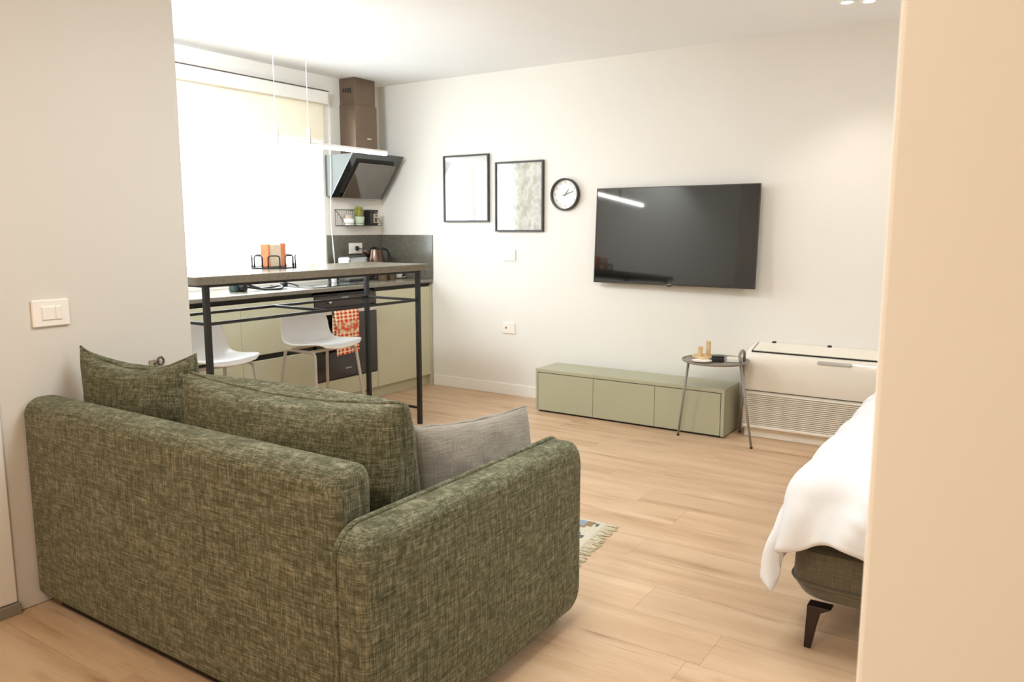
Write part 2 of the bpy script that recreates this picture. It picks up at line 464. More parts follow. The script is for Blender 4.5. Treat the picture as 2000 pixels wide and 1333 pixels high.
struct('ceiling', MB().box(-5.4, 2.7, -1.75, 5.6, ZC, ZC + 0.1), M['ceiling'])
struct('wall_back', MB().box(-5.4, 2.7, YB, YB + 0.16, -0.1, ZC), M['wall'])
# kitchen wall with the window opening
wy0, wy1, wz0, wz1 = 2.76, 4.745, 1.0, 2.41
m = MB()
m.box(XL - 0.3, XL, YP, wy0, 0, ZC).box(XL - 0.3, XL, wy1, YB, 0, ZC).box(XL - 0.3, XL, wy0, wy1, 0, wz0).box(XL - 0.3, XL, wy0, wy1, wz1, ZC)
struct('wall_left', m, M['wall'])
# thick partition between hall and kitchen; its end is flush with the kitchen's left end
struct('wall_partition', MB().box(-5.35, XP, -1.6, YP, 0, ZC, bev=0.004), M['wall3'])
struct('wall_front', MB().box(XP, 2.5, -1.75, -1.6, 0, ZC), M['wall2'])
struct('wall_right', MB().box(XR, XR + 0.16, -1.6, YB, 0, ZC), M['wall'])
struct('wall_near', MB().box(-0.132, XR, 0.9, 1.02, 0, ZC, bev=0.006), M['wall2'])
# pale pier against the partition at the far left, with its grey skirting
struct('trim_1', MB().box(XP, XP + 0.012, -1.6, 1.268, 0.045, ZC, bev=0.004), M['wall'])
struct('baseboard_left', MB().box(XP, XP + 0.022, -1.6, 1.275, 0, 0.042, bev=0.003), M['grey_trim'])
struct('baseboard_back', MB().box(-4.44, XR, YB - 0.014, YB, 0, 0.096, bev=0.004), M['white_trim'])

# windows
def window(name, x0, x1, y0, y1, z0, z1, ym, sgn):
    t = 0.055
    m = MB().box(x0, x1, y0, y0 + t, z0, z1, 0.006).box(x0, x1, y1 - t, y1, z0, z1, 0.006).box(x0, x1, y0, y1, z0, z0 + t, 0.006).box(x0, x1, y0, y1, z1 - t, z1, 0.006)
    w = struct(name, m, M['white_trim'])
    for a, b in ((y0 + t, ym), (ym, y1 - t)):
        q = 0.05; c0, c1 = x0 + 0.012, x1 + 0.012 * sgn; za, zb = z0 + t, z1 - t
        s = build('sash', MB().box(c0, c1, a, a + q, za, zb, 0.006).box(c0, c1, b - q, b, za, zb, 0.006).box(c0, c1, a + q, b - q, za, za + q, 0.006).box(c0, c1, a + q, b - q, zb - q, zb, 0.006), M['white_trim'], w)
        xm = (x0 + x1) / 2
        build('pane', MB().box(xm - 0.004, xm + 0.004, a + q - 0.006, b - q + 0.006, za + q - 0.006, zb - q + 0.006), M['pane'], s)
    build('window_handle', MB().box(x1 + 0.012 * sgn, x1 + 0.03 * sgn, ym - 0.035, ym - 0.015, 1.52, 1.66, 0.004) if sgn > 0 else MB().box(x0 - 0.03, x0 - 0.01, ym - 0.035, ym - 0.015, 1.52, 1.66, 0.004), M['white_plastic'], w)
    return w
window('window_1', -5.27, -5.21, wy0, wy1, wz0, wz1, 3.757, 1)

# ------------------------------------------------------------------ sofa
sofa = thing('sofa', 'two seat sofa in mottled olive green chenille standing in the foreground', 'sofa', (-2.18, 1.86, 0))
m = MB()
prof = rrect(1.337, 1.475, 0.045, 0.792, (0.03, 0.045, 0.062, 0.03), 7)
# rounded slab: outline in YZ swept along X with rounded ends
def slab(prof, cx0, cx1, cen, er, bulge=0.0, n=6):
    """extrude a YZ outline from cx0 to cx1, ends rounded by er towards the centre 'cen'"""
    mb = MB(); rings = []
    for i in range(n + 1):
        a = PI / 2 * i / n; rings.append((cx0 + er * (1 - math.sin(a)), er * (1 - math.cos(a))))
    rings = [(cx0 + er * (1 - math.sin(PI / 2 * (1 - i / n))), er * (1 - math.cos(PI / 2 * (1 - i / n)))) for i in range(n + 1)]
    rings += [(cx1 - er * (1 - math.sin(PI / 2 * i / n)), er * (1 - math.cos(PI / 2 * i / n))) for i in range(n + 1)]
    ys = [p[0] for p in prof]; zs = [p[1] for p in prof]; hy = (max(ys) - min(ys)) / 2; hz = (max(zs) - min(zs)) / 2
    cyy = (max(ys) + min(ys)) / 2; czz = (max(zs) + min(zs)) / 2; k = len(prof); vs = []
    for x, ins in rings:
        for (y, z) in prof:
            vs.append((x, cyy + (y - cyy) * (hy - ins) / hy, czz + (z - czz) * (hz - ins) / hz))
    fs = [(i * k + j, i * k + (j + 1) % k, (i + 1) * k + (j + 1) % k, (i + 1) * k + j) for i in range(len(rings) - 1) for j in range(k)]
    mb.raw(vs, fs)
    for ri, sg in ((0, -1), (len(rings) - 1, 1)):
        ring = vs[ri * k:(ri + 1) * k]; x = ring[0][0]
        c = (x + sg * bulge, cyy, czz); q = [ring]
        for f_ in (0.8, 0.5, 0.2):
            q.append([(x + sg * bulge * (1 - f_ ** 2), cyy + (y - cyy) * f_, czz + (z - czz) * f_) for (_, y, z) in ring])
        vv = [p for r_ in q for p in r_] + [c]; ff = []
        for a in range(3):
            for j in range(k): ff.append((a * k + j, a * k + (j + 1) % k, (a + 1) * k + (j + 1) % k, (a + 1) * k + j))
        for j in range(k): ff.append((3 * k + j, 3 * k + (j + 1) % k, 4 * k))
        mb.raw(vv, ff)
    return mb
def weld(mb, d=1e-4):
    b = bmesh.new()
    vs = [b.verts.new(v) for v in mb.v]
    for f in mb.f:
        try: b.faces.new([vs[i] for i in f])
        except ValueError: pass
    bmesh.ops.remove_doubles(b, verts=b.verts, dist=d)
    return MB().bm(b)
build('backrest', weld(slab(prof, -3.017, -1.412, None, 0.035)), M['chenille'], sofa, smooth='all')
aprof = rrect(1.285, 2.385, 0.045, 0.668, (0.07, 0.075, 0.085, 0.06), 8)
arm = build('arm', weld(slab(aprof, -1.392, -1.272, None, 0.038, bulge=0.012)), M['chenille'], sofa, smooth='all')
pip = [(-1.374, y, z) for (y, z) in rrect(1.288, 2.382, 0.048, 0.667, (0.068, 0.074, 0.084, 0.058), 8)]
build('piping', MB().tube(pip, 0.0085, 8, closed=True), M['chenille'], arm, smooth='all')
larm = build('arm', weld(slab(rrect(1.48, 2.385, 0.045, 0.668, (0.07, 0.075, 0.06, 0.06), 8), -2.995, -2.885, None, 0.038)), M['chenille'], sofa, smooth='all')
build('seat_base', MB().box(-2.885, -1.392, 1.476, 2.37, 0.05, 0.29, 0.025, 3), M['chenille'], sofa, smooth='all')
build('seat_cushion', MB().box(-2.88, -1.397, 1.478, 2.40, 0.29, 0.445, 0.045, 4), M['chenille'], sofa, smooth='all')
build('plinth', MB().box(-2.94, -1.34, 1.385, 2.32, 0.0, 0.05, 0.004), M['rubber'], sofa)  # base block; its black also stands in for the shadow strip under the sofa

def pillow(w, h, t, px=0.05, pz=0.10, n=44, seed=0, sagtop=0.0, wr=0.006, puff=0.0, ex=0.36):
    """local: width X, height Z, thickness Y, centre at origin. returns (mesh, outline path)"""
    def xz(u, v):
        x = w / 2 * u * (1 - px * (1 - v * v) * u * u)
        sz = pz if v < 0 else pz + sagtop
        z = h / 2 * v * (1 - sz * (1 - u * u) * v * v)
        return x, z
    mb = MB()
    for s in (1, -1):
        def f(a, b):
            u, v = 2 * a - 1, 2 * b - 1
            u, v = math.sin(u * PI / 2), math.sin(v * PI / 2)
            x, z = xz(u, v); e = max(0.0, (1 - u * u)) * max(0.0, (1 - v * v))
            y = s * t / 2 * e ** ex
            if s > 0 and puff:
                z += puff * max(0.0, v) ** 5 * min(1.0, e * 6) ** 0.6 * (1 - u ** 6); x += puff * 0.7 * max(0.0, u) ** 7 * min(1.0, e * 6) ** 0.6 * (1 - v ** 6)
            nn = mnoise.noise(Vector((x * 7 + seed * 3.1, z * 7 + s * 5, seed))) + 0.5 * mnoise.noise(Vector((x * 18, z * 18 + s * 9, seed + 4)))
            return (x, y + nn * wr * 2 * e ** 0.3 * s, z)
        mb.grid(f, n, n)
    path = []
    q = 26
    for (u0, v0, u1, v1) in ((-1, -1, 1, -1), (1, -1, 1, 1), (1, 1, -1, 1), (-1, 1, -1, -1)):
        for i in range(q):
            tt = i / q; u, v = u0 + (u1 - u0) * tt, v0 + (v1 - v0) * tt; x, z = xz(u, v)
            wv = 0.006 * mnoise.noise(Vector((x * 13, z * 13, seed)))
            path.append((x, wv, z + wv))
    return weld(mb, 2e-4), path

def cushion(name, label, loc, rot, mat, pmat=None, **kw):
    mb, path = pillow(**kw)
    c = thing(name, label, 'cushion', loc, rot)
    build('cover', mb, mat, c, smooth='all', local=True)
    build('piping', MB().tube(path, 0.0058, 7, closed=True), pmat or mat, c, smooth='all', local=True)
    return c
def facing(vx, tilt):  # euler for a pillow whose width axis points along vx (degrees from +X), leaning back by tilt
    return (R(tilt), 0, R(vx))
cushion('cushion', 'square olive chenille cushion with pointed corners at the partition end of the sofa', (-2.70, 1.62, 0.686), facing(14, 4), M['chenille'],
        w=0.53, h=0.545, t=0.18, px=0.05, pz=0.06, seed=1, sagtop=0.19, puff=0.015)
cushion('cushion', 'wide thick olive chenille back cushion in the middle of the sofa', (-1.91, 1.63, 0.662), facing(2.5, 3), M['chenille'],
        w=0.93, h=0.50, t=0.25, px=0.02, pz=0.03, seed=2, sagtop=0.09, puff=0.045, ex=0.28)
cushion('cushion', 'plain grey linen cushion leaning on the right arm of the sofa', (-1.535, 2.11, 0.585), (R(-10), R(4), R(86)), M['grey_linen'],
        w=0.60, h=0.36, t=0.14, px=0.03, pz=0.05, seed=3, sagtop=0.05, puff=0.02)

# ------------------------------------------------------------------ rug
rug = thing('rug', 'flat woven rug with stepped blue and brown motifs and cream fringe on the floor', 'rug', (-1.60, 3.235, 0))
rm = MB(); nx, ny, c = 96, 62, 0.0125
for i in range(nx):
    for j in range(ny):
        # i counts from the fringed right end, j from the far edge
        x, y = -(i + 1) * c, -(j + 1) * c
        mi = 0
        if j == 0 or i in (0,): mi = 0
        elif i in (2, 3) and (j % 24) in (2, 3, 4): mi = 3 if (i == 2 or j % 24 == 2) else 0
        else:
            jj = (j - 1) % 24; ii = i; dd = i - 3 - int(max(0, jj - 3) * 1.3) // 2 * 2
            if jj > 9 and i >= 3 + abs(jj - 15) // 2 * 2: mi = 3 if i < 6 + abs(jj - 15) // 2 * 2 else 1
            elif ii >= 2:
                if dd < 1: mi = 0
                elif dd < 4: mi = 2
                elif dd < 12: mi = 1
                elif dd < 20: mi = 0
                elif dd < 26: mi = 3
                elif dd < 40: mi = 1 if jj % 2 else 2
                else: mi = (dd // 7) % 4
        rm.raw([(x, y, 0.009), (x + c, y, 0.009), (x + c, y + c, 0.009), (x, y + c, 0.009)], [(0, 1, 2, 3)], mi)
rw, rl = nx * c, ny * c
rm.raw([(0, 0, 0.009), (0, -rl, 0.009), (-rw, -rl, 0.009), (-rw, 0, 0.009), (0, 0, 0.001), (0, -rl, 0.001), (-rw, -rl, 0.001), (-rw, 0, 0.001)],
       [(0, 1, 5, 4), (1, 2, 6, 5), (2, 3, 7, 6), (3, 0, 4, 7)])
build('woven_field', rm, [M['rug_cream'], M['rug_blue'], M['rug_brown'], M['rug_dark']], rug, local=True)
fm = MB()
for k in range(150):
    y = -rl * k / 149; a = random.uniform(-0.02, 0.02); L = random.uniform(0.05, 0.068)
    fm.tube([(-0.005, y, 0.007), (L * 0.5, y + a * 0.6, 0.006), (L, y + a + random.uniform(-.006, .006), 0.003)], [0.0032, 0.003, 0.0022], 5)
fo = build('fringe', fm, M['fringe'], rug, smooth='all', local=True); fo['kind'] = 'stuff'
rug.rotation_euler = (0, 0, R(6))

# ------------------------------------------------------------------ bed
bed = thing('bed', 'bed with a grey green upholstered frame on dark splayed legs behind the near wall', 'bed', (0.4, 3.5, 0))
bx0, bx1, byy0, byy1 = -0.615, 1.62, 2.615, 4.42
def bedring(z, ins, rr): return [(x, y, z) for (x, y) in rrect(bx0 + ins, bx1 - ins, byy0 + ins, byy1 - ins, rr, 8)]
fm = MB(); lev = [(0.150, 0.10, 0.06), (0.153, 0.06, 0.08), (0.170, 0.022, 0.10), (0.20, 0.006, 0.10), (0.226, 0.0, 0.10), (0.29, 0.002, 0.10), (0.335, 0.004, 0.10), (0.35, 0.02, 0.09), (0.352, 0.06, 0.06)]
rings = [bedring(*l) for l in lev]; k = len(rings[0])
fm.raw([p for r_ in rings for p in r_], [(i * k + j, i * k + (j + 1) % k, (i + 1) * k + (j + 1) % k, (i + 1) * k + j) for i in range(len(rings) - 1) for j in range(k)] + [tuple(range(k))[::-1], tuple(range((len(rings) - 1) * k, len(rings) * k))])
bf = build('bed_frame', fm, M['bed_fabric'], bed, smooth=True)
build('piping', MB().tube(bedring(0.222, -0.002, 0.10), 0.006, 7, closed=True), M['bed_fabric'], bf, smooth='all')
for (lx, ly, sx, sy) in ((-0.54, 2.612, 1, 1), (-0.54, 4.42, 1, -1), (1.5, 2.612, -1, 1), (1.5, 4.42, -1, -1)):
    lm = MB()
    def L(px, pz, w, t): return [(lx + sx * (px - w / 2), ly + sy * t0, pz) for t0 in (0, t)] + [(lx + sx * (px + w / 2), ly + sy * t0, pz) for t0 in (t, 0)]
    st = [L(0.0, 0.0, 0.022, 0.022), L(0.008, 0.085, 0.034, 0.03), L(0.014, 0.130, 0.042, 0.034), L(0.032, 0.153, 0.078, 0.05)]
    lm.raw([p for s_ in st for p in s_], [(i * 4 + j, i * 4 + (j + 1) % 4, i * 4 + 4 + (j + 1) % 4, i * 4 + 4 + j) for i in range(3) for j in range(4)] + [(0, 1, 2, 3), (12, 13, 14, 15)])
    build('leg', lm, M['charcoal_leg'], bed, bevel=0.003)
build('mattress', MB().box(-0.52, 1.58, 2.70, 4.36, 0.345, 0.535, 0.05, 4), M['duvet'], bed, smooth='all')
def duvet_pt(a, b, off=0.0):
    # sheet coordinates measured from the foot / near edges of the mattress
    s = -0.40 + a * 2.40; t = -0.30 + b * 2.14
    ex, ey = -0.53, 2.70
    ds, dt = max(0.0, -s), max(0.0, -t)
    def bend(d):  # arc-length d past the edge -> (outward, drop)
        r = 0.085; q = min(d, r * PI / 2); an = q / r
        o_, dr = r * math.sin(an), r * (1 - math.cos(an)); rest = max(0.0, d - r * PI / 2)
        return o_ + rest * 0.09, dr + rest * 0.97
    ox, zx = bend(ds); oy, zy = bend(dt)
    top = 0.605 + 0.022 * mnoise.noise(Vector((s * 2.1, t * 2.1, 1))) + 0.012 * mnoise.noise(Vector((s * 6, t * 6, 3)))
    x = ex + s if s > 0 else ex - ox
    y = ey + t if t > 0 else ey - oy
    drop = (zx ** 2.2 + zy ** 2.2) ** (1 / 2.2) if (zx > 0 and zy > 0) else zx + zy
    # hanging folds
    hx = min(1.0, ds / 0.22); hy = min(1.0, dt / 0.18); h = max(hx, hy)
    q1 = 1.1 - 2.2 * abs(math.sin(11.5 * (s - 0.75 * t) + 1.3 * math.sin(4 * s + 3 * t))); q2 = mnoise.noise(Vector((s * 5 - t * 3, (t + s) * 3, 2)))
    x -= hx * (0.012 * q1 + 0.030 * q2)
    y -= hy * (0.033 * q1 * (0.5 + hy / 2) + 0.034 * mnoise.noise(Vector((s * 6 - t * 4, t * 3, 7)))) + hy * dt * 0.22
    cor = min(1.0, ds / 0.25) * min(1.0, dt / 0.2)
    x -= 0.012 * cor
    z = top - drop
    z += 0.014 * q1 * h * (1 - 0.5 * h)
    hem = dt / 0.30
    z += (1 - hx) * hem * (0.035 * math.sin(s * 13 + 0.6) + 0.03 * mnoise.noise(Vector((s * 6, 0.2, 5))))
    z = max(z, 0.205 + 0.02 * (1 - cor))
    return (x, y, z + off)
dm = MB().grid(lambda a, b: duvet_pt(a, b), 130, 110)
du = build('duvet', dm, M['duvet'], None, smooth='all', loc=(0.4, 3.5, 0.6))
md = du.modifiers.new('Thickness', 'SOLIDIFY'); md.thickness = 0.022; md.offset = 1
ms = du.modifiers.new('Subdivision', 'SUBSURF'); ms.levels = 1; ms.render_levels = 1
tag(du, 'crumpled white cotton duvet hanging over the foot of the grey green bed', 'duvet')

# ------------------------------------------------------------------ media console
mc = thing('media_console', 'long low sage green media console with three plain doors against the back wall', 'console', (-2.39, 5.21, 0))
X0, X1, Y0, Y1, H = -3.127, -1.652, 5.055, 5.375, 0.335
m = MB().box(X0, X1, Y0, Y1, H - 0.026, H, 0.002).box(X0, X0 + 0.018, Y0, Y1, 0.012, H - 0.026, 0.0015).box(X1 - 0.022, X1, Y0, Y1, 0.012, H - 0.026, 0.0015)
m.box(X0 + 0.018, X1 - 0.022, Y1 - 0.01, Y1, 0.012, H - 0.026).box(X0 + 0.018, X1 - 0.022, Y0 + 0.02, Y1, 0.012, 0.03)
build('carcass', m, M['sage_media'], mc)
build('plinth', MB().box(X0 + 0.02, X1 - 0.02, Y0 + 0.02, Y1 - 0.02, 0, 0.012), M['dark_gap'], mc)
build('recess', MB().box(X0 + 0.02, X1 - 0.024, Y0 + 0.02, Y0 + 0.024, 0.012, H - 0.028), M['dark_gap'], mc)
dx = [X0 + 0.020, -2.634, -2.150, X1 - 0.025]
for a, b in zip(dx[:-1], dx[1:]):
    build('door', MB().box(a + 0.0016, b - 0.0016, Y0 + 0.001, Y0 + 0.019, 0.016, H - 0.031, 0.0012), M['sage_media'], mc)

# ------------------------------------------------------------------ side table and what stands on it
zt = 0.53; tcx, tcy = -1.72, 5.045
st = thing('side_table', 'round grey metal tripod side table with a loop handle beside the console', 'table', (tcx, tcy, 0))
build('table_top', MB().lathe([(0.0, zt - 0.010), (0.205, zt - 0.010), (0.217, zt - 0.004), (0.219, zt + 0.006), (0.214, zt + 0.007), (0.210, zt), (0.0, zt)], (tcx, tcy, 0), 48), M['table_grey'], st, smooth=True)
fa, fb, fc = Vector((-1.937, 4.974, 0.0)), Vector((-1.423, 4.923, 0.0)), Vector((-1.612, 5.285, 0.0))
ta, tb, tc_ = Vector((-1.875, 4.965, zt - 0.008)), Vector((-1.528, 4.972, zt)), Vector((-1.545, 5.10, zt))
ez = Vector((0, 0, 1))
build('leg', MB().tube([fa + ez * 0.004, ta], [0.0075, 0.0085], 10), M['table_grey'], st, smooth='all')
hb, hc = tb + Vector((-0.012, 0.008, 0.055)), tc_ + Vector((0.004, -0.012, 0.06))
build('handle', MB().tube([tb] + bez(hb, (hb + hc) / 2 + ez * 0.045, hc, 8) + [tc_], 0.0095, 10), M['table_grey'], st, smooth='all')
build('leg', MB().tube([fb + ez * 0.004, tb], [0.0075, 0.0095], 10), M['table_grey'], st, smooth='all')
build('leg', MB().tube([fc + ez * 0.004, tc_], [0.0075, 0.0095], 10), M['table_grey'], st, smooth='all')
for f_ in (fa, fb, fc): build('foot_cap', MB().lathe([(0.009, 0), (0.009, 0.012)], f_, 10), M['rubber'], st)

zt += 0.0005
tray = thing('candle_holder', 'pale wooden candle holder with two upright posts on a round base', 'candle holder', (-1.80, 5.06, zt))
build('base', MB().lathe([(0.0, 0), (0.075, 0), (0.088, 0.014), (0.086, 0.024), (0.06, 0.02), (0.0, 0.018)], (-1.795, 5.06, zt), 28), M['candle_wood'], tray, smooth=True)
for (cx, cyy, h) in ((-1.822, 5.035, 0.085), (-1.786, 5.09, 0.118)):
    build('post', MB().lathe([(0.0, 0.018), (0.016, 0.018), (0.016, h - 0.004), (0.012, h), (0.0, h)], (cx, cyy, zt), 16), M['candle_wood'], tray, smooth=True)
tag(build('dish', MB().lathe([(0.0, 0), (0.04, 0), (0.064, 0.008), (0.066, 0.012), (0.05, 0.008), (0.0, 0.006)], (-1.77, 4.925, zt), 28), M['ceramic'], smooth=True, loc=(-1.77, 4.925, zt)), 'shallow white saucer dish at the front of the grey side table', 'dish')
bk = thing('tobacco_tin', 'small black lidded box lying beside the white dish on the side table', 'box', (-1.685, 4.99, zt), (0, 0, R(20)))
build('body', MB().box(-0.04, 0.04, -0.03, 0.03, 0, 0.032, 0.006), M['tin'], bk, local=True)
build('lid', MB().box(-0.041, 0.041, -0.031, 0.031, 0.032, 0.042, 0.004), M['black_plastic'], bk, local=True)
wb = thing('tissue_pack', 'small white paper packet on the grey side table next to the loop handle', 'packet', (-1.60, 5.04, zt), (0, 0, R(14)))
build('body', MB().box(-0.042, 0.042, -0.03, 0.03, 0, 0.03, 0.006), M['paper_white'], wb, local=True)
build('flap', MB().box(-0.03, 0.03, -0.012, 0.012, 0.03, 0.033, 0.001), M['napkin_cream'], wb, local=True)

# ------------------------------------------------------------------ floor fan coil
ac = thing('fan_coil_unit', 'white floor standing fan coil unit with a dark outlined top flap', 'air conditioner', (-1.0, 5.33, 0))
ax0, ax1 = -1.585, -0.30
pr_ = [(5.435, 0.065), (5.225, 0.065), (5.210, 0.075), (5.205, 0.10), (5.205, 0.315), (5.200, 0.33), (5.198, 0.50), (5.202, 0.54), (5.212, 0.568), (5.230, 0.586), (5.30, 0.606), (5.385, 0.622), (5.435, 0.626)]
am = MB(); ends = [(ax0 + 0.0, 0.86), (ax0 + 0.006, 0.93), (ax0 + 0.02, 0.98), (ax0 + 0.045, 1.0), (ax1 - 0.045, 1.0), (ax1 - 0.02, 0.98), (ax1 - 0.006, 0.93), (ax1, 0.86)]
vs = []
for x, f_ in ends:
    for (y, z) in pr_: vs.append((x, 5.435 + (y - 5.435) * f_, 0.32 + (z - 0.32) * (0.4 + 0.6 * f_)))
k = len(pr_); n_ = len(ends)
am.raw(vs, [(i * k + j, i * k + j + 1, (i + 1) * k + j + 1, (i + 1) * k + j) for i in range(n_ - 1) for j in range(k - 1)] + [tuple(range(k)), tuple(range((n_ - 1) * k, n_ * k))[::-1]] + [(i * k, (i + 1) * k, (i + 1) * k + k - 1, i * k + k - 1) for i in range(n_ - 1)])
build('casing', am, M['ac_white'], ac, smooth=True)
build('base', MB().box(ax0 + 0.02, ax1 - 0.02, 5.23, 5.43, 0, 0.068, 0.004), M['ac_white'], ac)
# outline gap round the flap, flap plate and clips: lie on the sloping top
fy0, fz0, fy1, fz1 = 5.222, 0.585, 5.372, 0.6235
d = Vector((0, fy1 - fy0, fz1 - fz0)).normalized(); nn = Vector((0, -d.z, d.y))
def flat(x0, x1, s0, s1, h0, h1):
    o_ = Vector((0, fy0, fz0)); P = lambda x, s, h: Vector((x, 0, 0)) + o_ + d * s + nn * h
    return MB().raw([P(x0, s0, h0), P(x1, s0, h0), P(x1, s1, h0), P(x0, s1, h0), P(x0, s0, h1), P(x1, s0, h1), P(x1, s1, h1), P(x0, s1, h1)],
                    [(0, 1, 2, 3), (4, 5, 6, 7), (0, 1, 5, 4), (1, 2, 6, 5), (2, 3, 7, 6), (3, 0, 4, 7)])
FL = (Vector((0, fy1, fz1)) - Vector((0, fy0, fz0))).length
build('flap_gap', flat(-1.535, -0.35, -0.003, FL + 0.004, -0.004, 0.003), M['dark_gap'], ac)
build('flap', flat(-1.527, -0.355, 0.004, FL - 0.005, -0.002, 0.008), M['ac_white'], ac, bevel=0.003)
for cx in (-1.43, -1.075, -0.72): build('hinge', flat(cx - 0.012, cx + 0.012, FL - 0.006, FL + 0.014, 0.0, 0.014), M['dark_gap'], ac)
build('seam', MB().box(ax0 + 0.012, ax1 - 0.012, 5.1975, 5.21, 0.3215, 0.3255), M['dark_gap'], ac)
ov = rrect(-0.105, 0.105, -0.011, 0.011, 0.0108, 6)
build('display', MB().prism(ov, lambda p_, t_: (-1.005 + p_[0], 5.197 + 0.01 * t_ + (0.008 if p_[1] > 0 else 0), 0.548 + p_[1])), simple('grey display lens', (176, 170, 162), 0.25), ac)
gm = MB(); ns = 17
for i in range(ns):
    z = 0.098 + 0.205 * i / (ns - 1)
    gm.raw([(ax0 + 0.04, 5.203, z), (ax1 - 0.04, 5.203, z), (ax1 - 0.04, 5.203, z + 0.0055), (ax0 + 0.04, 5.203, z + 0.0055), (ax0 + 0.04, 5.19, z - 0.002), (ax1 - 0.04, 5.19, z - 0.002), (ax1 - 0.04, 5.19, z + 0.001), (ax0 + 0.04, 5.19, z + 0.001)],
           [(0, 1, 2, 3), (4, 5, 6, 7), (0, 1, 5, 4), (2, 3, 7, 6), (1, 2, 6, 5), (3, 0, 4, 7)])
go = build('grille_slats', gm, M['ac_slat'], ac); go['kind'] = 'stuff'
build('grille_back', MB().box(ax0 + 0.04, ax1 - 0.04, 5.2025, 5.206, 0.095, 0.308), simple('grille shade', (178, 166, 148), 0.7), ac)
build('grille_rail', MB().box(ax0 + 0.02, ax1 - 0.02, 5.185, 5.205, 0.072, 0.092, 0.005), M['ac_white'], ac)

# ------------------------------------------------------------------ wall objects on the back wall
tv = thing('television', 'large black flat television mounted on the cream back wall', 'television', (-2.182, 5.36, 1.342), (R(-2.85), 0, R(-2.1)))
tw, th = 1.243, 0.706
build('back_shell', MB().box(-tw / 2 + 0.004, tw / 2 - 0.004, 0.004, 0.03, -th / 2 + 0.004, th / 2 - 0.004, 0.004).box(-0.3, 0.3, 0.03, 0.05, -0.25, 0.15, 0.008), M['black_plastic'], tv, local=True)
b_ = 0.007
build('bezel', MB().box(-tw / 2, -tw / 2 + b_, -0.002, 0.012, -th / 2, th / 2).box(tw / 2 - b_, tw / 2, -0.002, 0.012, -th / 2, th / 2).box(-tw / 2 + b_, tw / 2 - b_, -0.002, 0.012, th / 2 - b_, th / 2).box(-tw / 2 + b_, tw / 2 - b_, -0.002, 0.012, -th / 2, -th / 2 + 0.016), M['tv_bezel'], tv, local=True)
build('screen', MB().box(-tw / 2 + b_, tw / 2 - b_, 0.0, 0.006, -th / 2 + 0.016, th / 2 - b_), M['screen'], tv, local=True)
build('sensor', MB().box(-0.016, 0.016, -0.003, 0.01, -th / 2 - 0.008, -th / 2 + 0.001, 0.001), M['black_plastic'], tv, local=True)
build('logo', MB().box(-0.014, -0.003, -0.0028, -0.001, -th / 2 + 0.005, -th / 2 + 0.010).box(0.001, 0.014, -0.0028, -0.001, -th / 2 + 0.005, -th / 2 + 0.010), M['steel'], tv, local=True)
build('wall_bracket', MB().box(-0.1, 0.1, 0.05, 0.07, -0.1, 0.1), M['black_metal'], tv, local=True)

def picture(label, x0, x1, z0, z1, mat):
    p_ = thing('picture_frame', label, 'picture', ((x0 + x1) / 2, YB, z0), group=None)
    f = 0.0135; y0, y1 = YB - 0.026, YB - 0.001
    build('frame', MB().box(x0, x0 + f, y0, y1, z0, z1, 0.001).box(x1 - f, x1, y0, y1, z0, z1, 0.001).box(x0 + f, x1 - f, y0, y1, z1 - f, z1, 0.001).box(x0 + f, x1 - f, y0, y1, z0, z0 + f, 0.001), M['frame_black'], p_)
    build('print', MB().box(x0 + f, x1 - f, YB - 0.012, YB - 0.006, z0 + f, z1 - f), mat, p_)
    build('glass', MB().box(x0 + f, x1 - f, YB - 0.0185, YB - 0.0165, z0 + f, z1 - f), M['picture_glass'], p_)
picture('thin black picture frame with a near white print, nearer the kitchen corner', -4.293, -3.82, 1.45, 2.007, M['print_a'])
picture('thin black picture frame with a pale botanical print, next to the round clock', -3.753, -3.292, 1.37, 1.932, M['print_b'])

ck = thing('wall_clock', 'round wall clock with a white dial and thin dark rim', 'clock', (-3.094, YB, 1.658))
cr = 0.124
build('rim', MB().lathe([(cr - 0.014, 0.008), (cr - 0.012, 0.036), (cr - 0.004, 0.038), (cr, 0.034), (cr, 0.001)], (-3.094, YB, 1.658), 56, 'Y', cap=False), M['frame_black'], ck, smooth=True)
build('dial', MB().lathe([(0.0, 0.012), (cr - 0.013, 0.012)], (-3.094, YB, 1.658), 56, 'Y', cap=False), M['clock_face'], ck)
def hand(name, ang, L, w, h, mat):
    a = R(ang); ux, uz = math.sin(a), math.cos(a)
    pts = [(-0.016, -w), (L, -w * 0.6), (L, w * 0.6), (-0.016, w)]
    build(name, MB().prism(pts, lambda p_, t_: (-3.094 + ux * p_[0] + uz * p_[1], YB - h - 0.0015 * t_, 1.658 + uz * p_[0] - ux * p_[1])), mat, ck)
hand('hour_hand', 36, 0.048, 0.0035, 0.014, M['hand_grey']); hand('minute_hand', 72, 0.075, 0.003, 0.017, M['hand_grey']); hand('second_hand', 252, 0.058, 0.0009, 0.020, M['numeral'])
for h in range(1, 13):
    cu = bpy.data.curves.new('numeral', 'FONT'); cu.body = str(h); cu.size = 0.021; cu.align_x = 'CENTER'; cu.align_y = 'CENTER'; cu.extrude = 0.0004
    t_o = bpy.data.objects.new('numeral', cu); COL.objects.link(t_o)
    me = bpy.data.meshes.new_from_object(t_o.evaluated_get(bpy.context.evaluated_depsgraph_get()))
    bpy.data.objects.remove(t_o); bpy.data.curves.remove(cu)
    me.materials.clear(); me.materials.append(M['numeral'])
    o = bpy.data.objects.new('numeral', me); COL.objects.link(o); o.parent = ck
    a = R(30 * h); o.location = (0.09 * math.sin(a), -0.0128, 0.09 * math.cos(a)); o.rotation_euler = (R(90), 0, 0)

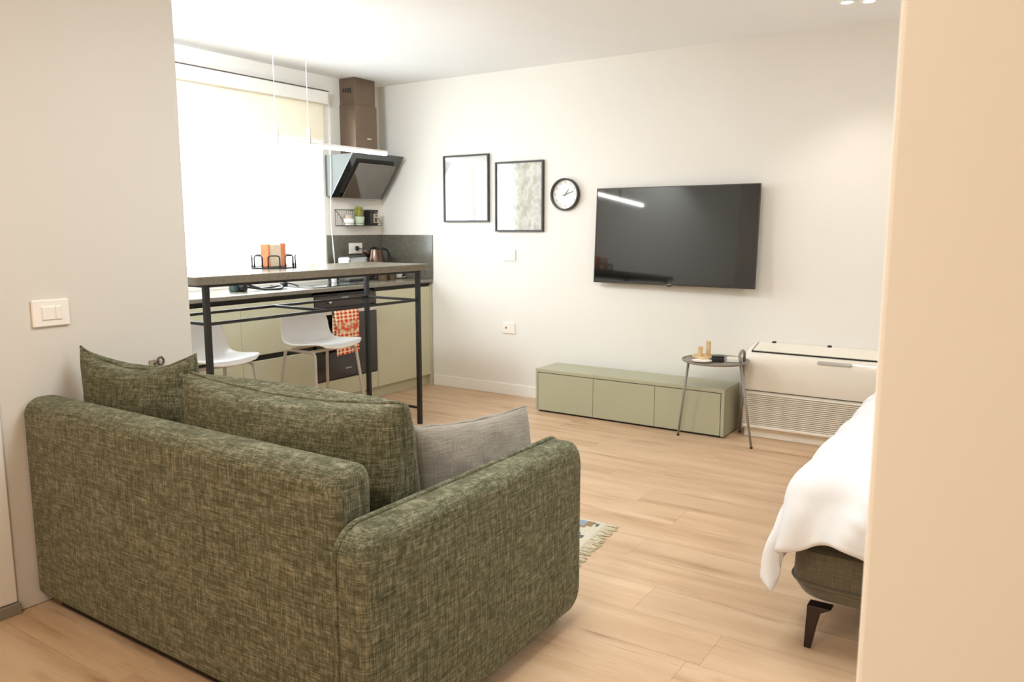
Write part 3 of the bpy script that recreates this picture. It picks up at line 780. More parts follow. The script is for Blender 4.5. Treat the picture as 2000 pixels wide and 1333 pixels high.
sw = thing('light_switch', 'white wall plate switch below the botanical print', 'switch', (-3.62, YB, 1.176))
build('plate', MB().box(-3.682, -3.562, YB - 0.010, YB, 1.13, 1.222, 0.004), M['switch_plastic'], sw)
for i in range(3): build('rocker', MB().box(-3.656 + 0.0235 * i, -3.6335 + 0.0235 * i, YB - 0.0125, YB - 0.006, 1.152, 1.2, 0.002), M['switch_plastic'], sw)
so = thing('wall_socket', 'white wall socket with one round outlet low on the back wall', 'socket', (-3.628, YB, 0.57))
build('plate', MB().box(-3.690, -3.568, YB - 0.011, YB, 0.524, 0.616, 0.004), M['switch_plastic'], so)
build('outlet', MB().lathe([(0.0, 0.0118), (0.02, 0.0118), (0.021, 0.008)], (-3.652, YB, 0.572), 20, 'Y'), M['switch_plastic'], so)
build('contact', MB().lathe([(0.0, 0.0128), (0.009, 0.0126), (0.010, 0.011)], (-3.652, YB, 0.572), 14, 'Y'), simple('grey contact', (120, 112, 104), 0.5), so)

sw2 = thing('light_switch', 'white double rocker switch plate on the partition above the sofa', 'switch', (XP, 1.47, 1.09))
build('plate', MB().box(XP, XP + 0.012, 1.404, 1.537, 1.04, 1.14, 0.005, 3), M['switch_plastic'], sw2)
build('inset', MB().box(XP + 0.010, XP + 0.0135, 1.434, 1.508, 1.064, 1.116, 0.001), M['switch_plastic'], sw2)
build('rocker', MB().box(XP + 0.011, XP + 0.0175, 1.437, 1.480, 1.066, 1.114, 0.002), M['switch_plastic'], sw2)
build('rocker', MB().box(XP + 0.011, XP + 0.0175, 1.485, 1.505, 1.066, 1.114, 0.002), M['switch_plastic'], sw2)

hk = thing('wall_hook', 'small grey round knob hook on the partition behind the pointed cushion', 'hook', (XP, 1.885, 0.852))
build('plate', MB().box(XP, XP + 0.006, 1.845, 1.875, 0.825, 0.858, 0.002), simple('taupe hook plate', (160, 146, 126), 0.5), hk)
build('ring', MB().tube([(XP + 0.022, 1.885 + 0.013 * math.cos(a * PI / 10), 0.852 + 0.016 * math.sin(a * PI / 10)) for a in range(20)], 0.005, 8, closed=True), simple('brown grey metal', (92, 80, 68), 0.45), hk, smooth='all')
build('stem', MB().tube([(XP + 0.004, 1.865, 0.842), (XP + 0.016, 1.874, 0.848), (XP + 0.022, 1.885, 0.852)], 0.005, 8), simple('taupe metal', (150, 138, 122), 0.45), hk, smooth='all')

# ------------------------------------------------------------------ kitchen run
FX = -4.45
def front(name, y0, y1, z0, z1, parent, n=None):
    return build(name, MB().box(FX - 0.02, FX, y0 + 0.0015, y1 - 0.0015, z0, z1, 0.0015), M['sage'], parent)
def carcass(parent, y0, y1, z1=0.918):
    build('carcass', MB().box(XL + 0.03, FX - 0.021, y0 + 0.001, y1 - 0.001, 0.095, z1), M['dark_gap'], parent)
    build('plinth', MB().box(XL + 0.03, FX - 0.05, y0 + 0.001, y1 - 0.001, 0, 0.095), M['sage'], parent)
c1 = thing('base_cabinet', 'wide sage green base cabinet under the window, behind the left stool', 'cabinet', (-4.75, 2.7, 0))
carcass(c1, 2.055, 3.40)
for a, b in ((2.055, 2.74), (2.74, 3.40)):
    front('drawer', a, b, 0.522, 0.888, c1); front('drawer', a, b, 0.10, 0.482, c1)
c2 = thing('base_cabinet', 'narrow sage green drawer cabinet directly left of the oven', 'cabinet', (-4.75, 3.72, 0))
carcass(c2, 3.40, 4.055); front('drawer', 3.40, 4.055, 0.522, 0.888, c2); front('drawer', 3.40, 4.055, 0.10, 0.482, c2)
c3 = thing('oven_cabinet', 'sage green housing panel and plinth beneath the black oven', 'cabinet', (-4.75, 4.38, 0))
build('carcass', MB().box(XL + 0.03, FX - 0.021, 4.057, 4.718, 0.095, 0.235), M['dark_gap'], c3); build('plinth', MB().box(XL + 0.03, FX - 0.05, 4.057, 4.718, 0, 0.095), M['sage'], c3)
front('panel', 4.055, 4.72, 0.10, 0.232, c3)
c4 = thing('base_cabinet', 'tall single door sage green cabinet in the corner right of the oven', 'cabinet', (-4.75, 5.08, 0))
carcass(c4, 4.72, 5.425); front('door', 4.72, 5.405, 0.10, 0.888, c4)
build('end_panel', MB().box(-4.6, FX + 0.004, 5.407, 5.425, 0, 0.90, 0.001), M['sage'], c4)

ov_ = thing('oven', 'built in black oven with chrome knobs and a steel bar handle', 'oven', (-4.6, 4.388, 0.24))
build('body', MB().box(-5.0, FX - 0.022, 4.065, 4.71, 0.24, 0.90), M['black_plastic'], ov_)
build('control_panel', MB().box(FX - 0.02, FX + 0.002, 4.062, 4.714, 0.80, 0.886, 0.002), simple('dark brown control panel', (66, 57, 50), 0.3, metal=0.4), ov_)
dr = build('oven_door', MB().box(FX - 0.02, FX + 0.006, 4.062, 4.714, 0.242, 0.79, 0.003), M['oven_glass'], ov_)
for ky, kz in ((4.197, 0.845), (4.58, 0.845)):
    build('knob', MB().lathe([(0.0, 0.024), (0.013, 0.024), (0.016, 0.020), (0.017, 0.0)], (FX + 0.002, ky, kz), 18, 'X'), M['chrome'], ov_, smooth=True)
build('clock_display', MB().box(FX + 0.001, FX + 0.003, 4.33, 4.41, 0.845, 0.872), simple('pale display digits', (150, 150, 155), 0.4), ov_)
hd = build('door_handle', MB().box(FX + 0.042, FX + 0.058, 4.10, 4.665, 0.750, 0.782, 0.003), M['steel'], dr)
for hy in (4.115, 4.65): dr_p = build('handle_post', MB().box(FX + 0.004, FX + 0.044, hy - 0.01, hy + 0.01, 0.755, 0.777, 0.002), M['steel'], dr)
logo('logo', (FX + 0.0065, 4.385, 0.312), (0, 1, 0), 0.062, 0.009, M['steel'], dr, 7)

# towel folded over the oven handle
twm = MB(); hx = FX + 0.050; hz = 0.782
def tw_pt(a, b):
    L = b * 0.56 - 0.19  # path: back flap (negative) to front drop
    r = 0.012; y = 4.19 + a * 0.252
    wob = 0.006 * math.sin(a * 11 + b * 2) * min(1, abs(L) / 0.1)
    if L < 0: x, z = hx - 0.0095 - 0.004 * abs(L), hz + 0.003 + L
    elif L < 0.022: x, z = hx - 0.0095 + 0.019 * L / 0.022, hz + 0.003 + 0.001 * math.sin(PI * L / 0.022)
    else: x, z = hx + 0.0105 + 0.010 * min(1, (L - 0.022) / 0.1), hz + 0.003 - (L - 0.022)
    y += 0.010 * math.sin(b * 5) * (a - 0.3) if L > 0.022 else 0
    z += (a - 0.5) * 0.012 if L > 0.3 else 0
    return (x + wob + 0.004, y, z)
twm.grid(tw_pt, 22, 48, uv=True)
two = build('tea_towel', twm, M['gingham'], smooth='all', loc=(hx, 4.31, hz)); sm = two.modifiers.new('Thickness', 'SOLIDIFY'); sm.thickness = 0.0025; sm.offset = 1
tag(two, 'red and cream gingham tea towel hung over the oven handle', 'towel')

wt = build('worktop', MB().box(XL + 0.001, -4.44, 2.056, YB - 0.001, 0.922, 0.95, 0.002), M['kitchen_stone'], loc=(-4.74, 3.74, 0.92)); tag(wt, 'long grey stone worktop running along the sage green kitchen cabinets', 'worktop')
bs = thing('backsplash', 'low olive grey splashback panel round the kitchen corner', 'backsplash', (XL, 5.1, 0.95))
build('panel', MB().box(XL + 0.0005, XL + 0.010, 4.76, YB - 0.001, 0.951, 1.338, 0.001), M['splash'], bs)
build('panel', MB().box(XL + 0.011, -4.436, YB - 0.011, YB - 0.001, 0.951, 1.338, 0.001), M['splash'], bs)
hob = thing('hob', 'black glass hob set into the worktop above the oven', 'hob', (-4.74, 4.39, 0.95))
build('glass', MB().box(-4.99, -4.50, 4.10, 4.69, 0.9505, 0.956, 0.002), M['black_glass'], hob)
for cx, cyy, rr in ((-4.86, 4.25, 0.085), (-4.86, 4.55, 0.07), (-4.63, 4.25, 0.07), (-4.63, 4.55, 0.085)):
    build('cooking_zone', MB().tube([(cx + rr * math.cos(a * PI / 16), cyy + rr * math.sin(a * PI / 16), 0.9558) for a in range(32)], 0.001, 4, closed=True), M['hand_grey'], hob)
# ------------------------------------------------------------------ hood
hood = thing('range_hood', 'black slanted glass range hood with a square chimney up to the ceiling', 'range hood', (-4.95, 5.08, 1.66))
build('chimney', MB().box(XL, -4.855, 4.952, 5.212, 1.98, 2.43, 0.002), M['hood_metal'], hood, label='dark steel lower chimney sleeve')
uc = build('chimney', MB().box(XL, -4.862, 4.959, 5.205, 2.43, ZC - 0.001, 0.002), M['hood_metal'], hood, label='dark steel upper chimney sleeve')
for i in range(4): build('vent_slot', MB().box(-5.0 + 0.027 * i, -4.982 + 0.027 * i, 4.9575, 4.962, 2.535 - 0.004 * i, 2.565), M['dark_gap'], uc)
logo('logo', (-4.8545, 5.115, 2.155), (0, 1, 0), 0.05, 0.008, M['paper_white'], hood, 6)
A0, A1 = Vector((-4.975, 4.765, 1.655)), Vector((-4.705, 4.765, 2.015))
e = (A1 - A0); el = e.length; e.normalize(); nrm = Vector((e.z, 0, -e.x))
def slant(y0, y1, s0, s1, h0, h1):
    P = lambda y, s, h: Vector((0, y, 0)) + Vector((A0.x, 0, A0.z)) + e * s + nrm * h
    return MB().raw([P(y0, s0, h0), P(y1, s0, h0), P(y1, s1, h0), P(y0, s1, h0), P(y0, s0, h1), P(y1, s0, h1), P(y1, s1, h1), P(y0, s1, h1)],
                    [(0, 1, 2, 3), (4, 5, 6, 7), (0, 1, 5, 4), (1, 2, 6, 5), (2, 3, 7, 6), (3, 0, 4, 7)])
HY0, HY1 = 4.765, 5.385
build('body', MB().prism([(XL, 1.665), (-4.985, 1.665), (-4.725, 2.005), (XL, 2.005)], lambda p_, t_: (p_[0], HY0 + 0.004 + (HY1 - HY0 - 0.008) * t_, p_[1])), simple('hood side steel', (84, 86, 80), 0.4, metal=0.3), hood)
build('glass_panel', slant(HY0, HY1, 0, el, -0.012, 0.0), M['black_glass'], hood, bevel=0.001)
build('gap', slant(HY0 + 0.07, HY1 - 0.085, 0.05, el - 0.055, 0.0, 0.002), M['dark_gap'], hood)
build('glass_panel', slant(HY0 + 0.105, HY1 - 0.06, 0.015, el - 0.085, 0.012, 0.020), simple('reflection brown inner glass', (84, 74, 62), 0.06, spec=0.9, coat=0.5), hood, bevel=0.001, label='raised inner glass panel, brown reflection put into its colour')  # brown in the base colour stands in for a reflection on black glass

# ------------------------------------------------------------------ wire shelf with its things
sh = thing('wire_shelf', 'small black wire wall shelf under the range hood', 'shelf', (-4.98, 5.10, 1.42))
sx0, sx1, sy0, sy1, sz0, sz1 = XL + 0.004, -4.93, 4.865, 5.325, 1.420, 1.556
build('wire_frame', MB().tube([(sx0, sy0, sz0), (sx0, sy0, sz1), (sx0, sy1, sz1), (sx0, sy1, sz0)], 0.0028, 6, closed=True)
      .tube([(sx0, sy0, sz0), (sx1, sy0, sz0), (sx1, sy1, sz0), (sx0, sy1, sz0)], 0.0028, 6, closed=True)
      .tube([(sx0, sy0, sz1), (sx1, sy0, sz0 + 0.02), (sx1, sy0, sz0)], 0.0025, 6).tube([(sx0, sy1, sz1), (sx1, sy1, sz0 + 0.02), (sx1, sy1, sz0)], 0.0025, 6)
      .tube([(sx1, sy0, sz0 + 0.02), (sx1, sy1, sz0 + 0.02)], 0.002, 6), M['black_metal'], sh, smooth='all')
wires = MB()
for i in range(1, 18):
    y = sy0 + (sy1 - sy0) * i / 18; wires.tube([(sx0, y, sz1), (sx0, y, sz0), (sx1, y, sz0)], 0.0012, 5)
wo = build('wires', wires, M['black_metal'], sh, smooth='all'); wo['kind'] = 'stuff'
zs = sz0 + 0.003
cj = thing('candle_jar', 'white candle jar at the window end of the wire shelf', 'jar', (-4.98, 4.975, zs))
build('body', MB().lathe([(0.0, 0), (0.043, 0), (0.046, 0.006), (0.046, 0.056), (0.0, 0.056)], (-4.985, 4.97, zs), 24), M['ceramic'], cj, smooth=True)
build('lid', MB().lathe([(0.034, 0.056), (0.036, 0.058), (0.036, 0.086), (0.03, 0.09), (0.0, 0.09)], (-4.985, 4.97, zs), 24), M['paper_beige'], cj, smooth=True)
pp_ = thing('potted_plant', 'small yellow green plant in a pale green pot on the wire shelf', 'plant', (-4.985, 5.10, zs))
build('pot', MB().lathe([(0.0, 0), (0.04, 0), (0.050, 0.075), (0.045, 0.075), (0.043, 0.066), (0.0, 0.066)], (-4.985, 5.095, zs), 24), M['pot_green'], pp_, smooth=True)
lm = MB()
for i in range(150):
    a = random.uniform(0, 2 * PI); sp = random.uniform(0.0, 0.055); hh = random.uniform(0.04, 0.11)
    b0 = Vector((-4.985 + 0.025 * math.cos(a) * random.random(), 5.095 + 0.025 * math.sin(a), zs + 0.066))
    tip = Vector((-4.985 + sp * math.cos(a) * 0.8, 5.095 + sp * 1.15 * math.sin(a), zs + 0.066 + hh)); mid = (b0 + tip) / 2 + Vector((0, 0, 0.012))
    sd = Vector((math.sin(a), -math.cos(a), 0.2)).normalized() * random.uniform(0.004, 0.009)
    lm.raw([b0, mid + sd, tip, mid - sd], [(0, 1, 2, 3)])
fo_ = build('foliage', lm, M['leaf'], pp_); fo_['kind'] = 'stuff'
tn = thing('storage_tin', 'square black tin with a pale printed label at the corner end of the wire shelf', 'tin', (-4.985, 5.245, zs))
build('body', MB().box(-5.02, -4.945, 5.195, 5.295, 0 + zs, 0.112 + zs, 0.004), M['tin'], tn)
build('lid', MB().box(-5.022, -4.943, 5.193, 5.297, 0.114 + zs, 0.136 + zs, 0.003), M['tin'], tn)
build('printed_label', MB().box(-4.9448, -4.9438, 5.238, 5.29, 0.022 + zs, 0.1 + zs), M['paper_beige'], tn)
build('emblem', MB().box(-4.9437, -4.943, 5.25, 5.28, 0.03 + zs, 0.066 + zs).box(-4.9437, -4.943, 5.256, 5.285, 0.078 + zs, 0.09 + zs), M['wicker'], tn)

# ------------------------------------------------------------------ worktop things near the corner
wz = 0.9505
sk = thing('wall_socket', 'white double socket plate on the olive splashback behind the kettle', 'socket', (XL + 0.01, 5.085, 1.222))
build('plate', MB().box(XL + 0.0102, XL + 0.02, 5.005, 5.165, 1.175, 1.268, 0.003), M['switch_plastic'], sk)
for y in (5.045, 5.09, 5.13): build('outlet', MB().lathe([(0.0, 0.0005), (0.017, 0.0005), (0.018, -0.002)], (XL + 0.0206, y, 1.222), 16, 'X'), M['switch_plastic'], sk)
kt = thing('kettle', 'rounded bronze electric kettle with a black handle in the kitchen corner', 'kettle', (-4.87, 5.16, wz))
kc = (-4.86, 5.16, wz)
build('base', MB().lathe([(0.0, 0), (0.085, 0), (0.088, 0.012), (0.082, 0.022), (0.0, 0.022)], kc, 28), M['black_plastic'], kt, smooth=True)
build('body', MB().lathe([(0.0, 0.022), (0.080, 0.023), (0.086, 0.06), (0.083, 0.14), (0.072, 0.215), (0.058, 0.262), (0.0, 0.266)], kc, 32), M['kettle'], kt, smooth=True)
build('lid', MB().lathe([(0.05, 0.262), (0.052, 0.27), (0.03, 0.284), (0.0, 0.287)], kc, 24), M['black_plastic'], kt, smooth=True)
build('handle', MB().tube(round_path([(-4.83, 5.20, wz + 0.268), (-4.81, 5.262, wz + 0.275), (-4.80, 5.285, wz + 0.17), (-4.805, 5.25, wz + 0.05)], 0.05), 0.012, 10), M['black_plastic'], kt, smooth='all')
build('spout', MB().tube([(-4.88, 5.095, wz + 0.22), (-4.885, 5.065, wz + 0.245), (-4.888, 5.05, wz + 0.262)], [0.03, 0.02, 0.012], 10), M['kettle'], kt, smooth='all')
cbl = build('plug', MB().lathe([(0.0, 0.022), (0.012, 0.02), (0.02, 0.012), (0.021, 0)], (XL + 0.022, 5.092, 1.222), 16, 'X').tube([(XL + 0.035, 5.095, 1.222), (XL + 0.055, 5.13, 1.216), (XL + 0.05, 5.19, 1.20), (XL + 0.06, 5.22, 1.08), (XL + 0.09, 5.20, wz + 0.006)], 0.004, 7), M['black_plastic'], kt, smooth='all')
to = thing('toaster', 'mirror polished steel toaster standing beside the kettle', 'toaster', (-4.80, 4.86, wz))
build('body', MB().box(-4.90, -4.76, 4.74, 4.965, wz + 0.012, wz + 0.208, 0.018, 4), M['chrome'], to, smooth=True)
build('base', MB().box(-4.895, -4.765, 4.745, 4.96, wz, wz + 0.014, 0.003), M['black_plastic'], to)
build('top_plate', MB().box(-4.89, -4.77, 4.755, 4.955, wz + 0.207, wz + 0.2115, 0.002), M['black_plastic'], to)
build('end_cap', MB().box(-4.895, -4.765, 4.963, 4.975, wz + 0.012, wz + 0.2, 0.004), M['black_plastic'], to)
build('lever', MB().box(-4.84, -4.82, 4.974, 4.992, wz + 0.14, wz + 0.155, 0.003), M['black_plastic'], to)
gl = build('drinking_glass', MB().lathe([(0.0, 0.004), (0.028, 0.004), (0.033, 0.16), (0.035, 0.16), (0.031, 0), (0.0, 0)], (-4.80, 4.70, wz + 0.006), 20), M['jar_glass'], smooth=True, loc=(-4.80, 4.70, wz)); tag(gl, 'clear tall drinking glass left of the polished toaster', 'glass')
for (y, x, lab) in ((5.075, -4.70, 'white lidded canister in front of the kettle, nearer the toaster'), (5.185, -4.70, 'white lidded canister in front of the kettle, nearer the corner')):
    cn = thing('canister', lab, 'canister', (x, y, wz), group=None)
    build('body', MB().lathe([(0.0, 0), (0.04, 0), (0.042, 0.006), (0.042, 0.12), (0.0, 0.12)], (x, y, wz), 22), M['wicker'], cn, smooth=True)
    build('lid', MB().lathe([(0.043, 0.12), (0.044, 0.124), (0.042, 0.138), (0.0, 0.14)], (x, y, wz), 22), M['ceramic'], cn, smooth=True)
cx_, cy_ = -4.765, 5.355
cs = thing('cup', 'white teacup standing on its saucer in the kitchen corner', 'cup', (cx_, cy_, wz + 0.012))
build('body', MB().lathe([(0.0, 0), (0.022, 0), (0.026, 0.008), (0.038, 0.035), (0.044, 0.058), (0.041, 0.058), (0.034, 0.035), (0.02, 0.010), (0.0, 0.008)], (cx_, cy_, wz + 0.012), 28), M['ceramic'], cs, smooth=True)
build('handle', MB().tube([(cx_, cy_ + 0.038, wz + 0.06), (cx_, cy_ + 0.06, wz + 0.066), (cx_, cy_ + 0.066, wz + 0.05), (cx_, cy_ + 0.035, wz + 0.032)], 0.0045, 8), M['ceramic'], cs, smooth='all')
tag(build('saucer', MB().lathe([(0.0, 0), (0.035, 0), (0.07, 0.012), (0.072, 0.015), (0.04, 0.008), (0.0, 0.006)], (cx_, cy_, wz), 30), M['ceramic'], smooth=True, loc=(cx_, cy_, wz)), 'white saucer beneath the teacup on the worktop', 'saucer')
bw = thing('bread_bin', 'low brown wooden bin at the end of the worktop behind the teacup', 'bin', (-4.9, 5.36, wz))
build('body', MB().prism([(5.305, wz), (5.42, wz), (5.405, wz + 0.1), (5.32, wz + 0.1)], lambda p_, t_: (-5.0 + 0.14 * t_, p_[0], p_[1])), M['wicker'], bw)
build('lid', MB().box(-5.005, -4.855, 5.315, 5.41, wz + 0.1005, wz + 0.115, 0.003), M['wicker'], bw)
tag(build('egg_cup', MB().lathe([(0.0, 0.002), (0.02, 0), (0.022, 0.003), (0.024, 0.045), (0.0215, 0.045), (0.019, 0.006), (0.0, 0.006)], (-4.80, 4.60, 0.956), 20), M['ceramic'], smooth=True, loc=(-4.80, 4.60, 0.956)), 'tiny white cylindrical cup standing on the black hob', 'cup')
# camera lying on the worktop with its strap
cm = thing('camera_body', 'small dark camera with a trailing strap lying on the worktop beneath the bar', 'camera', (-4.72, 3.62, wz))
build('body', MB().box(-4.76, -4.69, 3.545, 3.66, wz, wz + 0.065, 0.01, 3), M['camera_teal'], cm, smooth=True)
build('lens', MB().lathe([(0.0, 0.045), (0.022, 0.045), (0.026, 0.04), (0.028, 0.0)], (-4.69, 3.60, wz + 0.032), 20, 'X'), M['black_plastic'], cm, smooth=True)
build('strap', MB().tube(round_path([(-4.72, 3.66, wz + 0.05), (-4.70, 3.72, wz + 0.03), (-4.66, 3.77, wz + 0.006), (-4.62, 3.83, wz + 0.006), (-4.60, 3.90, wz + 0.008), (-4.66, 3.93, wz + 0.03), (-4.72, 3.90, wz + 0.012), (-4.74, 3.80, wz + 0.006), (-4.73, 3.66, wz + 0.03)], 0.03), 0.008, 7), M['black_plastic'], cm, smooth='all')
db = thing('dish_brush', 'small black dish brush lying left of the glass hob', 'brush', (-4.70, 4.03, wz + 0.002))
build('head', MB().box(-4.745, -4.70, 3.99, 4.035, wz + 0.0065, wz + 0.045, 0.01, 3), M['black_plastic'], db, smooth=True)
build('handle', MB().tube([(-4.72, 4.03, wz + 0.04), (-4.67, 4.05, wz + 0.03), (-4.62, 4.06, wz + 0.014)], [0.008, 0.006, 0.005], 8), M['black_plastic'], db, smooth='all')

# ------------------------------------------------------------------ blind
bl = thing('roller_blind', 'cream roller blind let down a little over the kitchen window', 'blind', (XL, 3.75, 2.46))
build('cassette', MB().box(XL, XL + 0.085, 2.73, 4.752, 2.408, 2.508, 0.006), simple('off white cassette', (222, 219, 212), 0.4), bl)
build('top_rail', MB().box(XL, XL + 0.09, 2.73, 4.754, 2.508, 2.5145), simple('cassette shadow line', (88, 70, 62), 0.5), bl)  # thin dark strip standing in for the shadow line above the cassette
build('fabric', MB().grid(lambda a, b: (XL + 0.03 + 0.004 * math.sin(a * 9), 2.76 + a * 1.975, 2.125 + b * 0.29), 40, 6), M['blind'], bl, smooth='all')
build('bottom_bar', MB().box(XL + 0.022, XL + 0.040, 2.76, 4.735, 2.108, 2.127, 0.003), M['white_trim'], bl)
chn = build('chain', MB().tube([(XL + 0.06, 4.768, 2.42), (XL + 0.05, 4.775, 1.9), (XL + 0.045, 4.772, 1.45), (XL + 0.045, 4.79, 1.16), (XL + 0.05, 4.80, 1.04), (XL + 0.055, 4.79, 1.16), (XL + 0.06, 4.755, 1.45), (XL + 0.075, 4.762, 1.9), (XL + 0.075, 4.768, 2.42)], 0.0021, 6), M['white_plastic'], bl, smooth='all')

# ------------------------------------------------------------------ bar
bar = thing('bar_table', 'high bar table with a grey stone top on a black steel frame', 'bar table', (-3.87, 3.39, 0))
BX0, BX1, BY0, BY1 = -4.17, -3.565, 2.462, 4.318
build('table_top', MB().box(BX0, BX1, BY0, BY1, 1.106, 1.15, 0.004), M['kitchen_stone'], bar)
t = 0.0145; ly0, ly1, lx0, lx1 = 2.55, 4.255, -4.105, -3.612
for x in (lx0, lx1):
    for y in (ly0, ly1): build('leg', MB().box(x - t, x + t, y - t, y + t, 0, 1.106, 0.002), M['black_metal'], bar)
r = 0.0085
for z in (0.896,):
    for x in (lx0, lx1): build('rail', MB().box(x - r, x + r, ly0 + t, ly1 - t, z - r, z + r, 0.002), M['black_metal'], bar)
    for y in (ly0, 3.40, ly1): build('rail', MB().box(lx0 + (t if y != 3.40 else r), lx1 - (t if y != 3.40 else r), y - r, y + r, z - r, z + r, 0.002), M['black_metal'], bar)
for y in (ly0, ly1): build('rail', MB().box(lx0 + t, lx1 - t, y - r, y + r, 0.118 - r, 0.118 + r, 0.002), M['black_metal'], bar)
for x in (lx0, lx1): build('top_rail', MB().box(x - t, x + t, ly0 + t, ly1 - t, 1.09, 1.106, 0.001), M['black_metal'], bar)
for y in (ly0, ly1): build('top_rail', MB().box(lx0 + t, lx1 - t, y - t, y + t, 1.09, 1.106, 0.001), M['black_metal'], bar)

# napkin basket on the bar
nb = thing('napkin_basket', 'round black wire basket holding paper napkins on the bar top', 'basket', (-4.02, 3.345, 1.15))
nc = Vector((-4.0, 3.325, 1.1505)); nr = 0.135
build('base_ring', MB().tube([nc + Vector((nr * math.cos(a * PI / 20), nr * math.sin(a * PI / 20), 0.004)) for a in range(40)], 0.0045, 6, closed=True), M['black_metal'], nb, smooth='all')
build('base_plate', MB().lathe([(0.0, 0.0005), (nr, 0.0005), (nr, 0.0045), (0.0, 0.0045)], nc, 36), M['black_metal'], nb)
for i in range(8):
    a0 = i * PI / 4 + 0.1; w_ = 0.26
    P = lambda a, z: nc + Vector((nr * math.cos(a), nr * math.sin(a), z))
    pth = round_path([P(a0 - w_, 0.004), P(a0 - w_, 0.078), P(a0, 0.080), P(a0 + w_, 0.078), P(a0 + w_, 0.004)], 0.018, 5)
    build('wire_loop', MB().tube(pth, 0.0044, 7), M['black_metal'], nb, smooth='all')
npk = thing('napkin_pack', 'pack of orange and cream paper napkins standing in the wire basket', 'napkins', (-4.0, 3.325, 1.156), (0, 0, R(10)))
build('stack', MB().box(-0.03, 0.03, -0.085, 0.085, 0, 0.145, 0.008, 3), M['napkin_cream'], npk, local=True)
build('wrapper', MB().box(-0.031, 0.031, 0.03, 0.086, 0.001, 0.149, 0.006), M['napkin_orange'], npk, local=True)
build('wrapper', MB().box(-0.031, 0.031, -0.086, -0.062, 0.001, 0.146, 0.006), M['napkin_orange'], npk, local=True)

# ------------------------------------------------------------------ stools (local: +X is the sitting direction)
stool = thing('bar_stool', 'pale grey shell bar stool in front of the oven towel, the whole seat in view', 'stool', (-4.0, 3.69, 0), (0, 0, 0))
SZ = 0.632
prof_s = [(0.205, -0.022, 0.150), (0.200, -0.006, 0.185), (0.17, 0.0, 0.212), (0.10, -0.006, 0.226), (0.02, -0.014, 0.228), (-0.06, -0.014, 0.224), (-0.115, 0.0, 0.220), (-0.152, 0.032, 0.216), (-0.178, 0.08, 0.212), (-0.196, 0.13, 0.206), (-0.208, 0.172, 0.198), (-0.214, 0.192, 0.182)]
def cr_(P, t):
    n_ = len(P) - 1; f = min(max(t * n_, 0), n_ - 1e-6); i = int(f); q = f - i
    p0, p1, p2, p3 = P[max(i - 1, 0)], P[i], P[i + 1], P[min(i + 2, n_)]
    return [0.5 * ((2 * b) + (c - a) * q + (2 * a - 5 * b + 4 * c - d_) * q * q + (-a + 3 * b - 3 * c + d_) * q ** 3) for a, b, c, d_ in zip(p0, p1, p2, p3)]
def shell(a, b):
    x, z, w = cr_(prof_s, a); v = 2 * b - 1
    up_ = max(0.0, (a - 0.55) / 0.45)
    y = w * v
    z2 = SZ + z + 0.016 * v * v * (1 - up_) ; x2 = x + 0.045 * v * v * min(1, up_ * 1.8)
    return (x2, y, z2)
so_ = build('seat_shell', MB().grid(shell, 44, 26), M['stool'], stool, smooth='all', local=True)
sm = so_.modifiers.new('Thickness', 'SOLIDIFY'); sm.thickness = 0.011; sm.offset = -1
sb = so_.modifiers.new('Subdivision', 'SUBSURF'); sb.levels = 1; sb.render_levels = 1
for sy in (-1, 1):
    y = 0.185 * sy; zt_ = SZ - 0.036
    build('leg_frame', MB().tube(round_path([(-0.20, y + 0.05 * sy, 0.004), (-0.135, y, zt_), (0.145, y, zt_ - 0.004), (0.205, y + 0.05 * sy, 0.004)], 0.035), 0.0105, 10), M['stool_leg'], stool, smooth='all', local=True)
build('seat_bracket', MB().box(-0.11, -0.085, -0.185, 0.185, SZ - 0.041, SZ - 0.026, 0.003).box(0.10, 0.125, -0.185, 0.185, SZ - 0.043, SZ - 0.026, 0.003), M['stool_leg'], stool, local=True)
dup(stool, (-4.03, 2.86, 0), 'pale grey shell bar stool half hidden behind the partition edge and cushions')

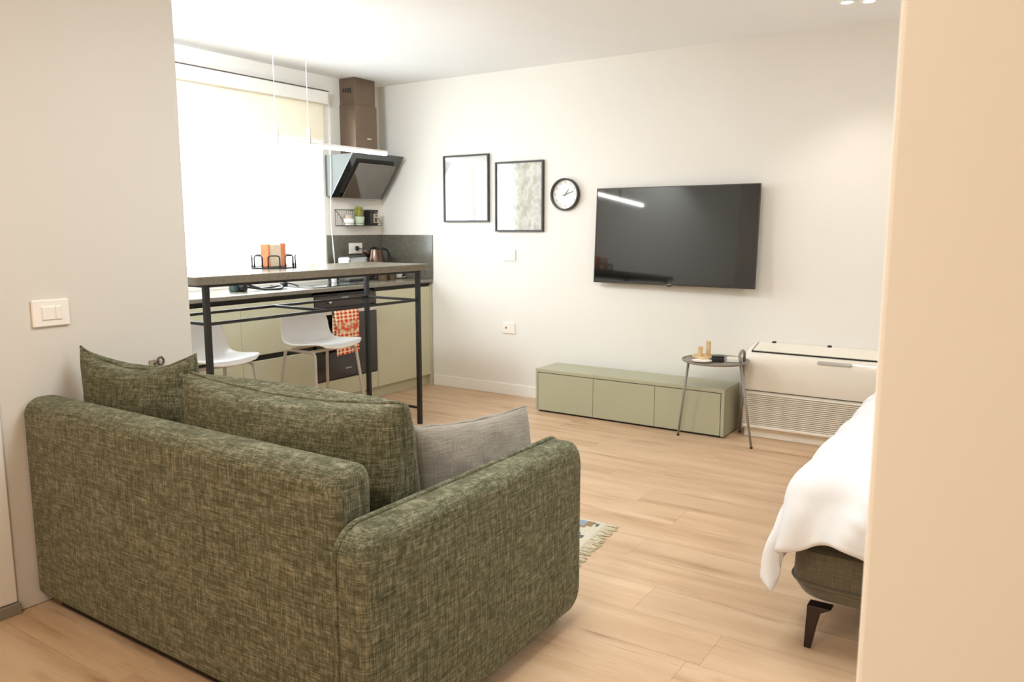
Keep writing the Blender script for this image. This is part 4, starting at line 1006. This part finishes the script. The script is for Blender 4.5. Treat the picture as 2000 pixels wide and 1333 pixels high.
# ------------------------------------------------------------------ pendant over the bar
pd = thing('pendant_light', 'slim white linear pendant light hung on two cables above the bar', 'pendant', (-3.85, 3.49, 2.65))
px = -3.85
build('profile', MB().box(px - 0.011, px + 0.011, 2.75, 4.224, 1.921, 1.934, 0.002), M['white_trim'], pd)
build('diffuser', MB().box(px - 0.010, px + 0.010, 2.755, 4.222, 1.902, 1.921, 0.006, 3), M['led'], pd, smooth=True)
for y in (3.257, 3.512):
    build('cable', MB().tube([(px, y, 2.02), (px, y, ZC)], 0.0016, 6), M['white_plastic'], pd, smooth='all')
    g = build('cable_grip', MB().lathe([(0.0, 0.0), (0.014, 0.0), (0.0155, 0.003), (0.0155, 0.105), (0.012, 0.11), (0.006, 0.112), (0.006, 0.125), (0.0, 0.125)], (px, y, 1.905), 18), simple('grip white', (214, 206, 196), 0.4), pd, smooth=True)
    build('cable_tail', MB().tube([(px, y + 0.012, 1.93), (px, y + 0.014, 1.872)], 0.002, 6), M['steel'], pd, smooth='all')

# ------------------------------------------------------------------ recessed ceiling spots
def spot(x, y, label, energy, seen=True, col=(1.0, 0.92, 0.82)):
    s = thing('ceiling_spot', label, 'spotlight', (x, y, ZC))
    build('trim_ring', MB().lathe([(0.030, -0.004), (0.042, -0.006), (0.045, -0.001), (0.045, 0.0)], (x, y, ZC), 28, cap=False), M['white_trim'], s, smooth=True)
    build('lens', MB().lathe([(0.0, -0.003), (0.031, -0.003)], (x, y, ZC), 24, cap=False), M['spot_lens'], s)
    l = lamp('spot_beam', 'SPOT', (x, y, ZC - 0.02), (0, 0, 0), energy, col, spot_size=R(100), spot_blend=0.7, shadow_soft_size=0.035)
    return s
spot(-0.99, 4.885, 'bright recessed ceiling spot near the television wall, the left one of the pair', 13)
spot(-0.885, 4.93, 'recessed ceiling spot near the television wall, the right one beside the near wall', 7)

# repeats share a group
GROUPS = {'cushion': 'cushions on the sofa', 'bar_stool': 'stools tucked under the bar', 'picture_frame': 'framed prints on the back wall',
          'ceiling_spot': 'pair of ceiling spots near the television wall', 'base_cabinet': 'sage green base cabinets', 'canister': 'canisters in front of the kettle'}
for o in COL.objects:
    g = GROUPS.get(o.name.split('.')[0])
    if g and o.parent is None and o.get('label'): o['group'] = g
